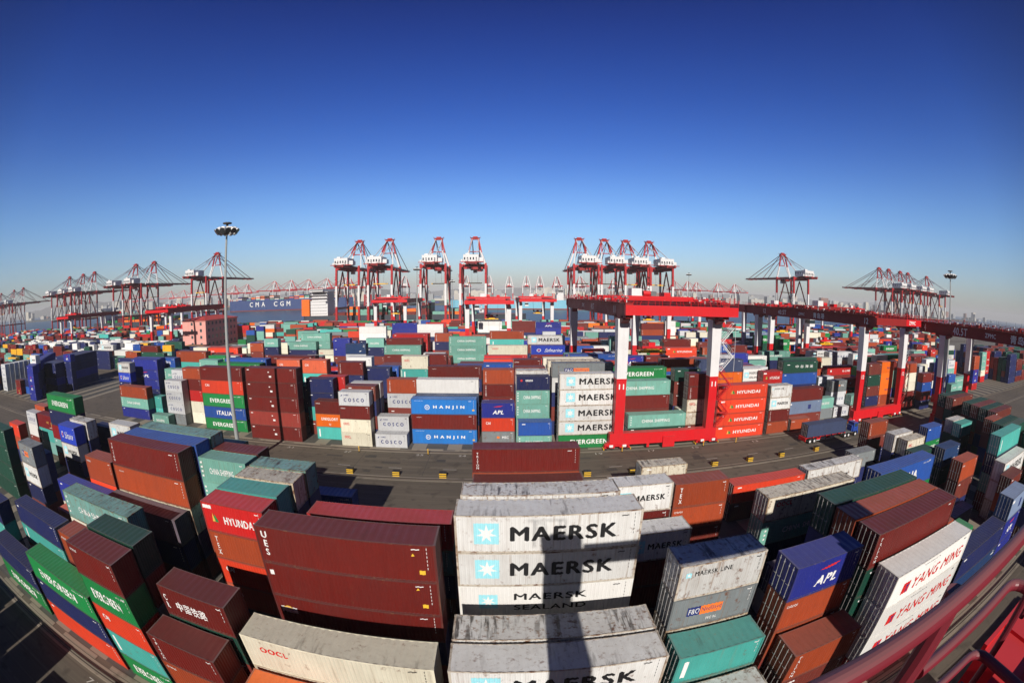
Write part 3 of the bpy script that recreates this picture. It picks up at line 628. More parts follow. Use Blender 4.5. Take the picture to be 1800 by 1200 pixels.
# ---- the rest of the yard, filled so that nothing set out above is hidden
def aim_points():
    return [(c['x']+c['L']*u, c['y'], c['z']+c['H']*v) for c in CONT if c['spec'] and c['block'] >= 2 and (c['tier'] >= 3 or (c['block'] == 2 and c['tier'] >= 2) or (c['block'] == 2 and c['row'] <= 1)) for u in (.2, .8) for v in (.5,)]
AIM = aim_points()+[(x, y, z) for x in (-196, -186, -177.5) for y in (222.5, 240, 258) for z in (2, 8) if not (x < -178 and y > 223)]+[(-176+4*i, 224+6*i, 1) for i in range(9)]
def allowed(x, y, L, n):
    while n > 0:
        top = n*2.66; bad = False
        for (ax, ay, az) in AIM:
            if ay <= y+CW: continue
            t = (y+1.2)/ay; xx = ax*t; zz = CAM_H+(az-CAM_H)*t
            if x-.2 < xx < x+L+.2 and zz < top: bad = True; break
        if not bad: return n
        n -= 1
    return 0
occ = [(s['x']-.1, s['x']+s['L']+.1, s['y']) for s in STK]
def free(x, y, L): return not any(a < x+L and b > x and abs(yy-y) < CW+.05 for a, b, yy in occ)
last = [None]
def fill(block, y0, rows, xr, wt, hi, p40=.4, skip=.1, lo=2):
    for r in range(rows):
        y = y0+RP*r; x = xr[0]
        while x < xr[1]:
            seg = next((s for s in wt if x < s[0]), wt[-1]); L = 12.19 if random.random() < p40 else 6.06
            if random.random() < skip: x += 6.55; continue
            if free(x, y, L):
                n = allowed(x, y, L, random.choice(range(lo, hi+1)))
                if n: base = random.choice(seg[1]) if random.random() < .62 or not last[0] else last[0]; last[0] = base; stack(block, r, y, x, L, [base if random.random() < .5 else random.choice(seg[1]) for _ in range(n)], n*random.choice((2.59, 2.6, 2.75)), False); occ.append((x, x+L, y))
            x += L+.5 if L < 8 else L+.91
ALL = 'tb br bn rr tr cs cv cs oo co mk nv bl an ap ev hd rd rr br tb gl gy ms cai tx dg it co cs br bn'.split()
LFT = 'nv nv an bl br bn dg tb rr ye cs nv gd'.split(); WW = ['wh']*8+['mk', 'oo']
RND = 'hd rd cai og tb rr nv an ap cs ev wh oo br'.split()
fill(2, B2+2*RP, 14, (-95.0, 122.0), [(999, ALL)], 5, skip=.05, lo=4)
fill(2, B2, 14, (-240.0, -168.0), [(999, LFT)], 4, skip=.25)
fill(2, B2+RP*4, 12, (136.0, 168.0), [(999, RND)], 4, skip=.3)
fill(2, B2+RP*2, 14, (222.0, 330.0), [(999, ['dg', 'bn', 'nv', 'br', 'dg'])], 5, p40=1, skip=.03, lo=4)
B3, B4, B5 = 139.2, 202.1, 265.0
fill(3, B3, 3, (-420, -140), [(999, LFT)], 4, skip=.12, lo=2)
fill(3, B3+RP*3, 9, (-420, -140), [(-335, LFT), (-165, WW+['wh', 'nv']), (999, LFT)], 4, skip=.06, lo=3)
fill(3, B3+RP*12, 4, (-420, -140), [(999, LFT)], 4, skip=.12, lo=2)
fill(3, B3, 16, (-80, 250), [(999, ALL)], 4, skip=.12, lo=2)
fill(4, B4, 16, (-520, -215), [(999, ALL)], 4, skip=.2); fill(4, B4, 16, (-150, 350), [(999, ALL)], 4, skip=.15)
fill(5, B5, 15, (-620, 420), [(999, ALL+['og', 'og', 'ev'])], 4, p40=.7, skip=.25)
fill(0, -4.6-RP*4, 5, (-90, -3), [(999, LFT)], 3, skip=.3, lo=2); fill(0, -4.6-RP*4, 5, (27, 110), [(999, LFT)], 3, skip=.3, lo=2)

# ------------------------------------------------------------------ which containers show, by casting the camera's rays at their boxes
def visible_counts():
    lo = np.array([(c['x'], c['y'], c['z']) for c in CONT]); hi = lo+np.array([(c['L'], CW, c['H']) for c in CONT])
    gx, gy = np.meshgrid(np.arange(2, 1800, 4.0), np.arange(540, 1200, 4.0)); dx = gx.ravel()-900; dy = 600-gy.ravel()
    r = np.hypot(dx, dy)+1e-9; th = 2*np.arcsin(r/2/FPX)
    D = (RT[None]*(dx/r)[:, None]+UP[None]*(dy/r)[:, None])*np.sin(th)[:, None]+FW[None]*np.cos(th)[:, None]
    best = np.full(len(D), 1e9); idx = np.full(len(D), -1); O = np.array([0, 0, CAM_H])
    order = np.argsort(lo[:, 1])
    inv = 1/np.where(abs(D) < 1e-9, 1e-9, D)
    yy, xx = np.meshgrid(np.arange(len(np.unique(gy))), np.arange(1), indexing='ij')
    for i in order:
        a = (lo[i]-O)*inv if False else None
        if hi[i, 1] < 0.5: continue
        cor = np.array([(x, y, z) for x in (lo[i, 0], hi[i, 0]) for y in (lo[i, 1], hi[i, 1]) for z in (lo[i, 2], hi[i, 2])])-O
        cor /= np.linalg.norm(cor, axis=1)[:, None]; ca = cor@FW; t = np.arccos(np.clip(ca, -1, 1)); s = np.hypot(cor@RT, cor@UP); R = 2*FPX*np.sin(t/2)
        X = 900+R*(cor@RT)/s; Y = 600-R*(cor@UP)/s
        ok = np.nonzero((dx+900 > X.min()-12) & (dx+900 < X.max()+12) & (600-dy > Y.min()-12) & (600-dy < Y.max()+12))[0]
        if not len(ok): continue
        iv = inv[ok]; t0 = (lo[i]-O)*iv; t1 = (hi[i]-O)*iv
        tn = np.minimum(t0, t1).max(1); tf = np.maximum(t0, t1).min(1); h = (tn < tf) & (tn > 0) & (tn < best[ok])
        best[ok[h]] = tn[h]; idx[ok[h]] = i
    cnt = np.bincount(idx[idx >= 0], minlength=len(CONT))
    sx = np.bincount(idx[idx >= 0], weights=(dx+900)[idx >= 0], minlength=len(CONT))/np.maximum(cnt, 1)
    return cnt, sx
cnt, sxm = visible_counts()
for c, k, s in zip(CONT, cnt, sxm): c['px'] = int(k); c['sx'] = s
rank = sorted(range(len(CONT)), key=lambda i: -CONT[i]['px'])
CHOSEN = [i for i in rank[:299] if CONT[i]['px'] > 0]
SEL = set(CHOSEN)
print('containers', len(CONT), 'visible', int((cnt > 0).sum()), 'smallest chosen px', CONT[rank[298]]['px'])

# ---- labels
ORD = 'zeroth first second third fourth fifth sixth seventh eighth ninth tenth eleventh twelfth thirteenth fourteenth fifteenth sixteenth'.split()
for i in range(17, 60): ORD.append('%dth' % i if i % 10 not in (1, 2, 3) else '%d%s' % (i, {1: 'st', 2: 'nd', 3: 'rd'}[i % 10]))
rows_ = {}
for i in SEL: c = CONT[i]; rows_.setdefault((c['block'], round(c['y'], 1)), set()).add(c['sid'])
rowidx = {}
for b in {k[0] for k in rows_}:
    for j, k in enumerate(sorted([k for k in rows_ if k[0] == b], key=lambda k: k[1])): rowidx[k] = j+1
BN = {1: 'near block', 2: 'block across road', 3: 'second far block', 4: 'third far block', 5: 'quayside block', 0: 'block behind'}
def label_of(c):
    k = (c['block'], round(c['y'], 1)); sids = sorted(rows_[k], key=lambda s: STK[s]['x']); j = sids.index(c['sid'])+1
    n = STK[c['sid']]['n']; t = 'top' if c['tier'] == n else ('bottom' if c['tier'] == 1 else ORD[n-c['tier']+1]+' down')
    if n == 1: t = 'alone'
    let = STY[c['s']][2]
    size = 'long' if c['L'] > 8 else 'short'
    short = {'no lettering': 'plain', 'black block lettering and pale blue star square': 'star-marked', 'two lines of black lettering and blue star': 'two-line', 'small black line of lettering': 'small-lettered',
             'blue and orange name panel': 'panel-marked', 'white block lettering': 'white-lettered', 'white lettering and green triangle': 'triangle-marked', 'white narrow lettering': 'white-lettered', 'white bar at one end': 'bar-marked',
             'dark blue spaced lettering': 'blue-lettered', 'white serif name and ring': 'ring-marked', 'white slanted lettering and red wing': 'wing-marked', 'small red lettering': 'red-lettered', 'white handwritten name': 'script-lettered',
             'red slanted lettering': 'red-lettered', 'small white lettering': 'white-lettered', 'white vertical lettering': 'vertically lettered', 'narrow white vertical letters': 'vertically lettered', 'gold emblem': 'gold-marked',
             'white vertical letters and yellow signs': 'vertically lettered', 'white badge and yellow signs': 'badge-marked', 'white badge with gold peak': 'badge-marked', 'white label patches': 'label-patched', 'small white name': 'white-named',
             'red disc and white name': 'disc-marked', 'white lettering': 'white-lettered', 'white Chinese characters': 'Chinese-lettered', 'large white Chinese characters': 'Chinese-lettered', 'bold white lettering': 'boldly lettered', 'dark lettering': 'dark-lettered',
             'white wing mark': 'wing-marked', 'white slanted name and wing': 'wing-marked', 'dark square emblem': 'square-marked', 'white and orange mark': 'marked', 'white vertical characters': 'vertically lettered', 'black emblem': 'emblem-marked', 'small dark name': 'dark-named'}[let]
    return '%s %s %s container, %s, stack %s from left, row %d, %s' % (size, short, STY[c['s']][1], t, ORD[j], rowidx[k], BN[c['block']])
only = {}
for i in SEL: c = CONT[i]; only.setdefault((c['s'], c['L'] > 8, c['block'] == 1), []).append(i)
for i in CHOSEN:
    c = CONT[i]; L, H = c['L'], c['H']; mat = PM(STY[c['s']][0])
    key = (c['s'], L > 8, c['block'] == 1)
    lab = label_of(c)
    if len(only[key]) == 1 and STY[c['s']][2] != 'no lettering' and c['px'] > 40:
        lab = '%s %s container with %s, %s' % ('long' if L > 8 else 'short', STY[c['s']][1], STY[c['s']][2], 'among the near stacks' if c['block'] == 1 else 'beyond the road')
    if len(lab.split()) > 16: lab = lab.replace('vertically lettered', 'lettered').replace('boldly lettered', 'lettered').replace('rust-stained ', '').replace('rust-streaked ', '').replace('rusty ', '').replace('block across road', 'block beyond')
    g = ('long' if L > 8 else 'short')+' shipping containers stacked in the yard'
    o = empty('shipping_container', (c['x'], c['y'], c['z'])); tag(o, lab, 'container', g)
    place('body', cmesh('body', L, H), o, mat=mat)
    place('frame', cmesh('frame', L, H), o, mat=frame_mat(STY[c['s']][0]))
    me, mats, _, _, _ = marks(c['s'], L, H, True)
    if len(me.polygons): place('lettering', me, o)
    if c['x'] > 2:
        w = (CW-.28)/2
        for d in range(2):
            dr = place('door', cmesh('door', L, H), o, (0, .14+d*(w), 0), mat=mat)
            if c['px'] > 25:
                for e in (.27, .73): place('locking_bar', cmesh('bar', L, H), dr, (.0, w*e, 0), mat=galv)
    else: place('end_wall', cmesh('end', L, H), o, mat=mat)

# ---- every container too small or hidden to be set out singly: one mass
def far_mass():
    V, F, C = [], [], []
    for i, c in enumerate(CONT):
        if i in SEL: continue
        x, y, z, L, H = c['x'], c['y'], c['z'], c['L'], c['H']; n = len(V); col = P[STY[c['s']][0]][0]; k = random.uniform(.8, 1.15); col = tuple(min(.82, q*k) for q in col)
        e = .03
        V += [(x, y, z+e), (x+L, y, z+e), (x+L, y+CW, z+e), (x, y+CW, z+e), (x, y, z+H), (x+L, y, z+H), (x+L, y+CW, z+H), (x, y+CW, z+H)]
        for f in ((0, 3, 2, 1), (4, 5, 6, 7), (0, 1, 5, 4), (1, 2, 6, 5), (2, 3, 7, 6), (3, 0, 4, 7)): F.append(tuple(n+q for q in f)); C.append(col)
        if c['px'] > 0 and y < 200:
            me, mats, av, af, mi = marks(c['s'], L, 2.59, False)
            for m_ in range(1):
                n = len(V); V += [(x+a, y+b-.012, z+cz) for a, b, cz in av]; F += [tuple(n+q for q in f) for f in af]; C += [LCOL[mats[q]] for q in mi]
    me = bpy.data.meshes.new('container_stacks'); me.from_pydata(V, [], F)
    ca = me.color_attributes.new('Col', 'FLOAT_COLOR', 'CORNER'); lt = np.array([len(f) for f in F]); arr = np.repeat(np.array([(*q, 1) for q in C]), lt, axis=0)
    ca.data.foreach_set('color', arr.ravel()); me.materials.append(paint('far_container_paint', (.5, .5, .5), .55, .3, .25, attr=True))
    o = place('container_stacks', me); tag(o, 'far rows of stacked shipping containers in mixed colours filling the yard', 'containers', kind='stuff')
far_mass()

# ------------------------------------------------------------------ ground, roads, water, land
asph = ground_mat('asphalt', (.118, .096, .072), (.09, .075, .058), (.142, .118, .09))
conc = ground_mat('concrete_slabs', (.26, .22, .17), (.20, .175, .14), (.30, .26, .20))
padm = ground_mat('stacking_ground', (.09, .085, .075), (.07, .067, .06), (.11, .10, .09), (6.55, 2.6, (.25, .215, .165)))
QE = 388.0
def sheet(name, x0, x1, y0, y1, z, m, label=None):
    b = MB(); b.quad((x0, y0, z), (x1, y0, z), (x1, y1, z), (x0, y1, z)); o = b.build(name, m); tag(o, label, kind='structure'); return o
b = MB(); b.box(-2600, 2600, -400, QE, -6, 0); tag(b.build('ground', asph), kind='structure')
for i, (y0, y1) in enumerate(((13.2, 45), (75.9, 121.6), (138.8, 184.5), (201.7, 247.5), (264.5, 308), (-49, -1.5))):
    segs = ((-96.5, 139), (141, 700), (-131, -700)) if i == 1 else ((-700, 700),)
    for a, c in segs: sheet('stacking_ground', min(a, c), max(a, c), y0, y1, .004, padm)
bb = MB()
RAILS = [11.7, 62.3, 74.7, 125.2, 137.6, 188.1, 200.5, 251, 263.4, 313, -.6]
for y in RAILS: bb.box(-700, 700, y-.75, y+.75, -.1, .02)
tag(bb.build('rail_strip', conc), kind='structure')
bb = MB()
for y in RAILS: bb.box(-700, 700, y-.07, y+.07, .0, .13); bb.box(-700, 700, y-.35, y-.28, 0, .05); bb.box(-700, 700, y+.28, y+.35, 0, .05)
tag(bb.build('crane_rail', plain('rail_steel', (.09, .07, .06), .5, .5)), kind='structure')
bb = MB()
for x in range(-120, 130, 8):          # concrete footings along the front row
    bb.box(x+.2, x+6.0, 75.55, 76.2, .0, .05)
    bb.box(x+.2, x+6.0, 12.55, 13.1, .0, .05)
tag(bb.build('paving_slabs', conc), kind='structure')
rnd0 = random.Random(11)
# painted bay numbers and short dashes
V = MB()
wl = plain('road_paint', (.5, .48, .44), .7)
nums = {-14.5: '25', -7.0: '24', 0.5: '23', 8: '21', 17: '19', 27: '17', 36: '15', 50: '13', 62: '11', -28: '27', -40: '31', -60: '35'}
for x, s in nums.items():
    v, f = text_geo(s, 0)
    n = len(V.v); V.v += [(x+a*1.3, 72.6+c*.8, .006) for a, c in v]; V.f += [tuple(n+q for q in t) for t in f]; V.m += [0]*len(f)
for x in range(-90, 100, 9): V.quad((x, 66.5, .006), (x+2.2, 66.5, .006), (x+2.2, 66.62, .006), (x, 66.62, .006))
v, f = text_geo('71', 0); n = len(V.v); V.v += [(-33+a*1.3, 9.5+c*.8, .006) for a, c in v]; V.f += [tuple(n+q for q in t) for t in f]; V.m += [0]*len(f)
tag(V.build('road_marking', wl), kind='structure')
V = MB()
for x in range(-168, 200, 12): V.quad((x, 63.6, .005), (x+.09, 63.6, .005), (x+.09, 73.6, .005), (x, 73.6, .005))
for y in (65.3, 69.4): V.quad((-300, y, .006), (300, y, .006), (300, y+.1, .006), (-300, y+.1, .006))
for k in range(60):      # tar patches
    x = rnd0.uniform(-160, 150); y = rnd0.uniform(63.8, 72); w = rnd0.uniform(.6, 3.5); h = rnd0.uniform(.3, 1.2); V.quad((x, y, .008+.0001*k), (x+w, y, .008+.0001*k), (x+w, y+h, .008+.0001*k), (x, y+h, .008+.0001*k))
tag(V.build('road_patches', plain('tar_joint', (.055, .05, .044), .8)), kind='structure')
V = MB()
for x in range(-160, 160, 16):
    for k in range(5): V.box(x+k*.14, x+k*.14+.07, 64.3, 65.0, .0, .012)
tag(V.build('drain_grating', plain('grate_steel', (.05, .045, .04), .6)), kind='structure')
# sea, with a fine ripple
m, t = new_mat('sea_water'); o_ = N(t, 'ShaderNodeOutputMaterial'); p = N(t, 'ShaderNodeBsdfPrincipled'); t.links.new(p.outputs[0], o_.inputs[0])
p.inputs['Base Color'].default_value = (.035, .06, .075, 1); p.inputs['Roughness'].default_value = .35
nz = N(t, 'ShaderNodeTexNoise'); nz.inputs['Scale'].default_value = .15; g = N(t, 'ShaderNodeNewGeometry'); t.links.new(g.outputs['Position'], nz.inputs['Vector'])
bp = N(t, 'ShaderNodeBump'); bp.inputs['Strength'].default_value = .6; bp.inputs['Distance'].default_value = 1.0; t.links.new(nz.outputs[0], bp.inputs['Height']); t.links.new(bp.outputs[0], p.inputs['Normal'])
b = MB(); b.quad((-13300, QE, -3), (13300, QE, -3), (13300, 15000, -3), (-13300, 15000, -3)); tag(b.build('sea', m), kind='structure')
b = MB(); b.box(-13300, -2600, -400, 900, -6, -.5); b.box(2600, 13300, -400, 600, -6, -.5); tag(b.build('far_ground', asph), kind='structure')
# far shore with hills
rnd = random.Random(3)
b = MB(); far = plain('far_land', (.10, .10, .085), .9)
def ridge(x0, x1, y, hf, step=120, depth=900):
    xs = np.arange(x0, x1+1, step); n = len(b.v)
    for x in xs: h = hf(x); b.v += [(x, y, -4), (x, y+depth*.5, h), (x, y+depth, -4)]
    for i in range(len(xs)-1):
        for k in (0, 1): a = n+3*i+k; b.f.append((a, a+3, a+4, a+1)); b.m.append(0)
ridge(-12900, 12900, 7800, lambda x: 40+40*abs(sin(x*.0021))+60*abs(sin(x*.0007+1))+rnd.uniform(0, 25))
ridge(-9000, -4200, 3800, lambda x: 35+110*max(0, sin((x+9000)/4800*pi))+22*abs(sin(x*.004))+rnd.uniform(0, 12))
ridge(-3000, -1100, 5200, lambda x: 30+140*max(0, sin((x+3000)/1900*pi))**1.5+16*abs(sin(x*.006)), depth=1300)
tag(b.build('hills', far), kind='structure')
b = MB(); b.box(-2600, 2600, 1250, 2000, -6, 1.5); tag(b.build('far_quay', far), kind='structure')
# far town: blocks that read as one mass
b = MB()
for i in range(420):
    x = rnd.uniform(-3500, 3500); y = rnd.uniform(1500, 3000); w = rnd.uniform(15, 70); h = rnd.choice((8, 12, 15, 20, 30, 45)) if rnd.random() < .8 else rnd.uniform(30, 70)
    b.box(x, x+w, y, y+25, 0, h, rnd.randrange(4))
    if h > 12: b.box(x+w*.3, x+w*.5, y+5, y+12, h, h+3, 3)
for i in range(220):
    x = rnd.uniform(-1500, 1500); y = rnd.uniform(1255, 1420); b.box(x, x+12, y, y+3, 0, rnd.randint(1, 4)*2.6, 4+rnd.randrange(3))
o = b.build('far_town', [plain('far_wall', (.45, .43, .4)), plain('far_roof', (.25, .12, .09)), plain('far_wall2', (.3, .32, .34)), plain('far_wall3', (.55, .52, .45)), PM('orange'), PM('ablue'), PM('teal')])
tag(o, 'low hazy town and port sheds along the opposite shore', 'town', kind='stuff')

# ------------------------------------------------------------------ crane materials
cred = paint('crane_red', (.60, .012, .018), .4, .22, .08, dust=.12); cdark = paint('crane_dark_red', (.27, .016, .016), .5, .3, .2, dust=.15)  # crane reds: a bright one and a darker one
smid = paint('ship_crane_red', (.42, .013, .018), .45, .3, .15, dust=.1)
cwht = paint('crane_white', (.72, .72, .74), .4, .25, .2, dust=.1); cgrey = plain('machine_grey', (.16, .17, .18), .5, .3); cyel = paint('spreader_yellow', (.82, .46, .015), .45, .2, .1)
glass = plain('cab_glass', (.03, .05, .06), .1); blackm = plain('black_rubber', (.02, .02, .02), .8); steel = plain('wire_rope', (.05, .05, .055), .4, .6)
def flat_text(s, w, h, col, parent, loc, rotz=0.0, name='lettering', bold=.03, flip=False):
    v, f = text_geo(s, bold); me = bpy.data.meshes.new(name); nv_ = max(1, len(v)//5 if bold > 0 else len(v))
    me.from_pydata([((a-.5)*w, -.001*(i_//nv_), (c-.5)*h) for i_, (a, c) in enumerate(v)], [], f); me.materials.append(LM(col)); o = place(name, me, parent, loc); o.rotation_euler = (0, 0, rotz); return o
def yard_crane(x, y, label, num=None, W_=18.7, D_=50.4, trolley=.35, side_text=None, detail=True, name='yard_crane', old=False, north=4.7, parts=True, over=9, up=0.0):
    """rail gantry: origin at the foot of the near west leg"""
    o = empty(name, (x, y, 0)); tag(o, label, 'crane', 'red and white gantry cranes over the stacks')
    GZ0, GZ1, LW, SP = 22.3+up, 25.2+up, 1.8, 12.3+up*.7
    gm = cdark; mt = cred if num in (None, '11') else cdark; wk = paint('walkway_grating', (.16, .03, .03), .7, .4, .3, dust=.2)
    for lx in (0, W_):
        for ly in (0, D_):
            b = MB(); b.prism((lx, ly, 2.4), (lx, ly, SP), LW*.92, 1.4, 0, LW, 1.7); b.prism((lx, ly, SP), (lx, ly, GZ0+.1), LW, 1.7, 1, LW*1.12, 2.1)
            if detail: b.prism((lx, ly, SP-.1), (lx, ly, SP+.08), LW+.12, 1.82, 0)
            lo_ = b.build('leg', [cred, cwht], o)
            if num and ly == 0: flat_text(num, .95, .95, WHT, lo_, (lx, -.92, SP-1.3))
    for ly in (0, D_):
        b = MB(); b.box(-1.6, W_+1.6, ly-.75, ly+.75, 1.15, 3.3)
        if detail:
            b.box(W_*.47, W_*.47+2.4, ly-1.1, ly-.7, .35, 2.4); b.box(W_*.3, W_*.3+.5, ly-.9, ly-.76, .5, 1.2)
        so_ = b.build('sill_beam', cred, o)
        for lx in (0, W_):
            b = MB(); b.box(lx-1.9, lx+1.9, ly-.5, ly+.5, .75, 1.2); b.prism((lx-1.3, ly, 1.3), (lx-2.1, ly, .7), .9, .8); b.prism((lx+1.3, ly, 1.3), (lx+2.1, ly, .7), .9, .8)
            for dx in (-2.0, -.9, .9, 2.0): b.tube((lx+dx, ly-.35, .42), (lx+dx, ly+.35, .42), .34, 10, 1); b.box(lx+dx-.42, lx+dx+.42, ly-.45, ly+.45, .45, .8)
            if detail: b.box(lx-2.6, lx-2.45, ly-.6, ly+.6, .2, .45, 2); b.box(lx+2.45, lx+2.6, ly-.6, ly+.6, .2, .45, 2); b.box(lx-1.6, lx-.9, ly-.85, ly-.5, .75, 1.2, 3); b.box(lx+.9, lx+1.6, ly-.85, ly-.5, .75, 1.2, 3)
            b.build('bogie', [cred, blackm, cyel, cwht], o)
    y0, y1 = -north, D_+over
    for lx in (0, W_):
        b = MB(); b.box(lx-.65, lx+.65, y0+.4, y1, GZ0+.35, GZ1)
        for ly in (0, D_):   # deeper over the legs
            b.prism((lx, ly-2.6, GZ0+.5), (lx, ly-1.1, GZ0-.2), 1.3, 1.0); b.box(lx-.66, lx+.66, ly-1.2, ly+1.2, GZ0-.5, GZ0+.4); b.prism((lx, ly+2.6, GZ0+.5), (lx, ly+1.1, GZ0-.2), 1.3, 1.0)
        b.box(lx-.08, lx+.08, y0+.4, y1, GZ1, GZ1+.15)
        if detail:
            sgn = -1 if lx == 0 else 1
            b.box(min(lx+sgn*.65, lx+sgn*1.7), max(lx+sgn*.65, lx+sgn*1.7), y0+.4, y1, GZ1-.02, GZ1+.05, 1)
            b.box(lx-.64, lx+.64, y0+.4, y1, GZ1, GZ1+.03, 1)
        go = b.build('main_girder', [gm, wk], o)
        if detail:
            r = MB(); sgn = -1 if lx == 0 else 1; xx = lx+sgn*1.65
            for k in range(int((y1-y0)/1.9)+1): yy = y0+.4+k*1.9; r.tube((xx, yy, GZ1), (xx, yy, GZ1+1.1), .03, 4, caps=False)
            for z in (.4, .75, 1.1): r.tube((xx, y0+.4, GZ1+z), (xx, y1, GZ1+z), .028, 4, caps=False)
            for k in range(7): yy = y0+3+k*8; r.box(lx-.3, lx+.3, yy, yy+rnd.uniform(.5, 1.3), GZ1+.1, GZ1+rnd.uniform(.4, .9), 0)
            for k in range(20): yy = y0+2+k*2.9; r.tube((lx+sgn*.4, yy, GZ1+.1), (lx+sgn*.4, yy, GZ1+.9), .08, 4); r.tube((lx+sgn*.4, yy, GZ1+.5), (lx+sgn*.4, yy+2.9, GZ1+.15), .05, 4)
            for k in range(24):      # cable trays, junction boxes, lamps and hose loops along the walkway
                yy = y0+1.5+k*2.45; zz = rnd.uniform(.3, 1.5); r.prism((lx-.2, yy, GZ1), (lx-.2, yy, GZ1+zz), .12, .12, rnd.randrange(3)); r.box(lx-.45, lx+.1, yy-.25, yy+.25, GZ1+zz*.6, GZ1+zz*.6+.3, rnd.randrange(3))
                r.tube((xx, yy, GZ1+1.1), (xx, yy+.05, GZ1+rnd.choice((1.1, 1.5, 2.2))), .04, 4, 1)
            r.build('walkway_railing', [mt, cgrey, cwht], go)
            if side_text and lx == 0:
                for s, yy, w, h in side_text: flat_text(s, w, h, WHT, go, (lx-.66, yy, (GZ0+GZ1)/2+.15), -pi/2)
    for yy, z0, z1 in ((y0, GZ0+.9, GZ1-.35), (y1-.9, GZ0+.9, GZ1-.35))[:2 if over > 2 else 1]:
        b = MB(); b.box(-.9, W_+2.2, yy-.45, yy+.45, z0, z1)
        eo = b.build('end_beam', cdark if num == '12' else cred, o)  # crane 12's beam takes the darker red in place of shade across it
        if num == '12' and yy < 0:  # brighter lettered panel stands for the sunlit end of the beam
            q_ = MB(); q_.box(12.5, W_+2.1, yy-.52, yy-.46, z0+.02, z1-.02); pn = q_.build('sunlit_beam_panel', cred, eo); flat_text('ZPMC', 3.4, .9, WHT, pn, (15.6, yy-.54, (z0+z1)/2))
        if detail:
            r = MB()
            for k in range(12): xx = -.9+k*(W_+3.1)/11; r.tube((xx, yy-.4, z1), (xx, yy-.4, z1+1.1), .03, 4); 
            for z in (.4, .75, 1.1): r.tube((-.9, yy-.4, z1+z), (W_+2.2, yy-.4, z1+z), .028, 4)
            for k in range(14): xx = .4+k*1.35; r.tube((xx, yy+.2, z1), (xx+rnd.uniform(-.4, .4), yy+.25, z1+rnd.uniform(.5, 1.3)), .05, 4)
            r.build('beam_railing', cred, eo)
    if trolley is not None:
        ty = y0+(y1-y0)*trolley; t_ = MB(); gz = GZ1+.3
        t_.box(-.8, W_+.8, ty-3, ty-2.2, gz, gz+.9); t_.box(-.8, W_+.8, ty+2.2, ty+3, gz, gz+.9)
        for k in range(5): t_.box(k*W_/4-.3, k*W_/4+.3, ty-2.4, ty+2.4, gz+.1, gz+.7)
        to = t_.build('trolley', mt, o)
        h = MB(); h.box(W_*.3, W_*.3+2.2, ty-2, ty+.6, gz+.7, gz+2.4, 0); h.box(W_*.55, W_*.55+1.2, ty-1, ty+1, gz+.7, gz+1.9, 2); h.tube((W_*.45, ty-1, gz+1.4), (W_*.45+1.6, ty-1, gz+1.4), .6, 10, 1); h.box(W_*.7, W_*.7+1.5, ty-1.5, ty+1.5, gz+.7, gz+1.7, 1)
        h.build('hoist_machinery', [cwht, cred, cgrey], to)
        cb = MB(); cz = GZ0-1.9; cb.box(3.0, 5.2, ty-1.2, ty+1.2, cz, cz+.9, 0); cb.box(3.06, 5.14, ty-1.26, ty+1.15, cz+.9, cz+1.9, 1); cb.box(2.95, 5.25, ty-1.3, ty+1.2, cz+1.9, cz+2.1, 0)
        cb.tube((4.1, ty, cz+2.1), (4.1, ty, GZ1), .15, 6, 0); cb.build('operator_cab', [cwht, glass], o)
        sz = 15.9; s = MB(); sx = W_*.42
        s.box(sx, sx+6.1, ty-1.2, ty-.8, sz, sz+.35, 0); s.box(sx, sx+6.1, ty+.8, ty+1.2, sz, sz+.35, 0); s.box(sx, sx+.35, ty-1.2, ty+1.2, sz-.05, sz+.4, 0); s.box(sx+5.75, sx+6.1, ty-1.2, ty+1.2, sz-.05, sz+.4, 0); s.box(sx+1.7, sx+4.4, ty-1.25, ty+1.1, sz-.03, sz+.75, 0)
        s.box(sx+.8, sx+5.3, ty-.7, ty+.7, sz+.9, sz+1.3, 1); s.box(sx+2.3, sx+3.8, ty-.5, ty+.5, sz+1.3, sz+2.1, 1)
        for dx in (.6, 5.5): s.tube((sx+dx, ty-.15, sz+1.7), (sx+dx, ty+.15, sz+1.7), .5, 10, 2)
        spn = s.build('spreader', [cyel, cred, blackm], o)
        if detail: flat_text('ZPMC', 2.2, .42, BLK, spn, (sx+3.05, ty-1.27, sz+.36))
        r = MB()
        for dx in (.5, 5.6):
            for dy in (-.6, .6): r.tube((sx+dx, ty+dy*.5, sz+1.6), (sx+dx+(dx-3)*.2, ty+dy, GZ1+.3), .03, 4)
        r.build('hoist_rope', steel, o)
    if detail:
        s = MB(); x0 = W_+1.6
        for k in range(7):
            z0 = 3.3+k*2.7; x_a, x_b = (x0, x0+2.6) if k % 2 == 0 else (x0+2.6, x0)
            mm = 0 if z0 < SP-1 else 1
            s.prism((x_a, -.4, z0), (x_b, -.4, z0+2.7), .06, .14, mm); s.prism((x_a, .4, z0), (x_b, .4, z0+2.7), .06, .14, mm)
            for q in range(9): u = (q+.5)/9; s.box(x_a+(x_b-x_a)*u-.12, x_a+(x_b-x_a)*u+.12, -.4, .4, z0+2.7*u-.02, z0+2.7*u+.02, mm)
            s.tube((x_a, -.45, z0+1), (x_b, -.45, z0+3.7), .03, 4, mm); s.tube((x_a, .45, z0+1), (x_b, .45, z0+3.7), .03, 4, mm)
            s.box(min(x_b, x0+1.3)-.7, min(x_b, x0+1.3)+.9, -.6, .6, z0+2.66, z0+2.72, mm)
            for xx in (x0-.2, x0+2.9): s.tube((xx, -.5, z0), (xx, -.5, z0+2.7), .04, 4, mm)
        s.build('stairway', [cred, cwht], o)
    return o
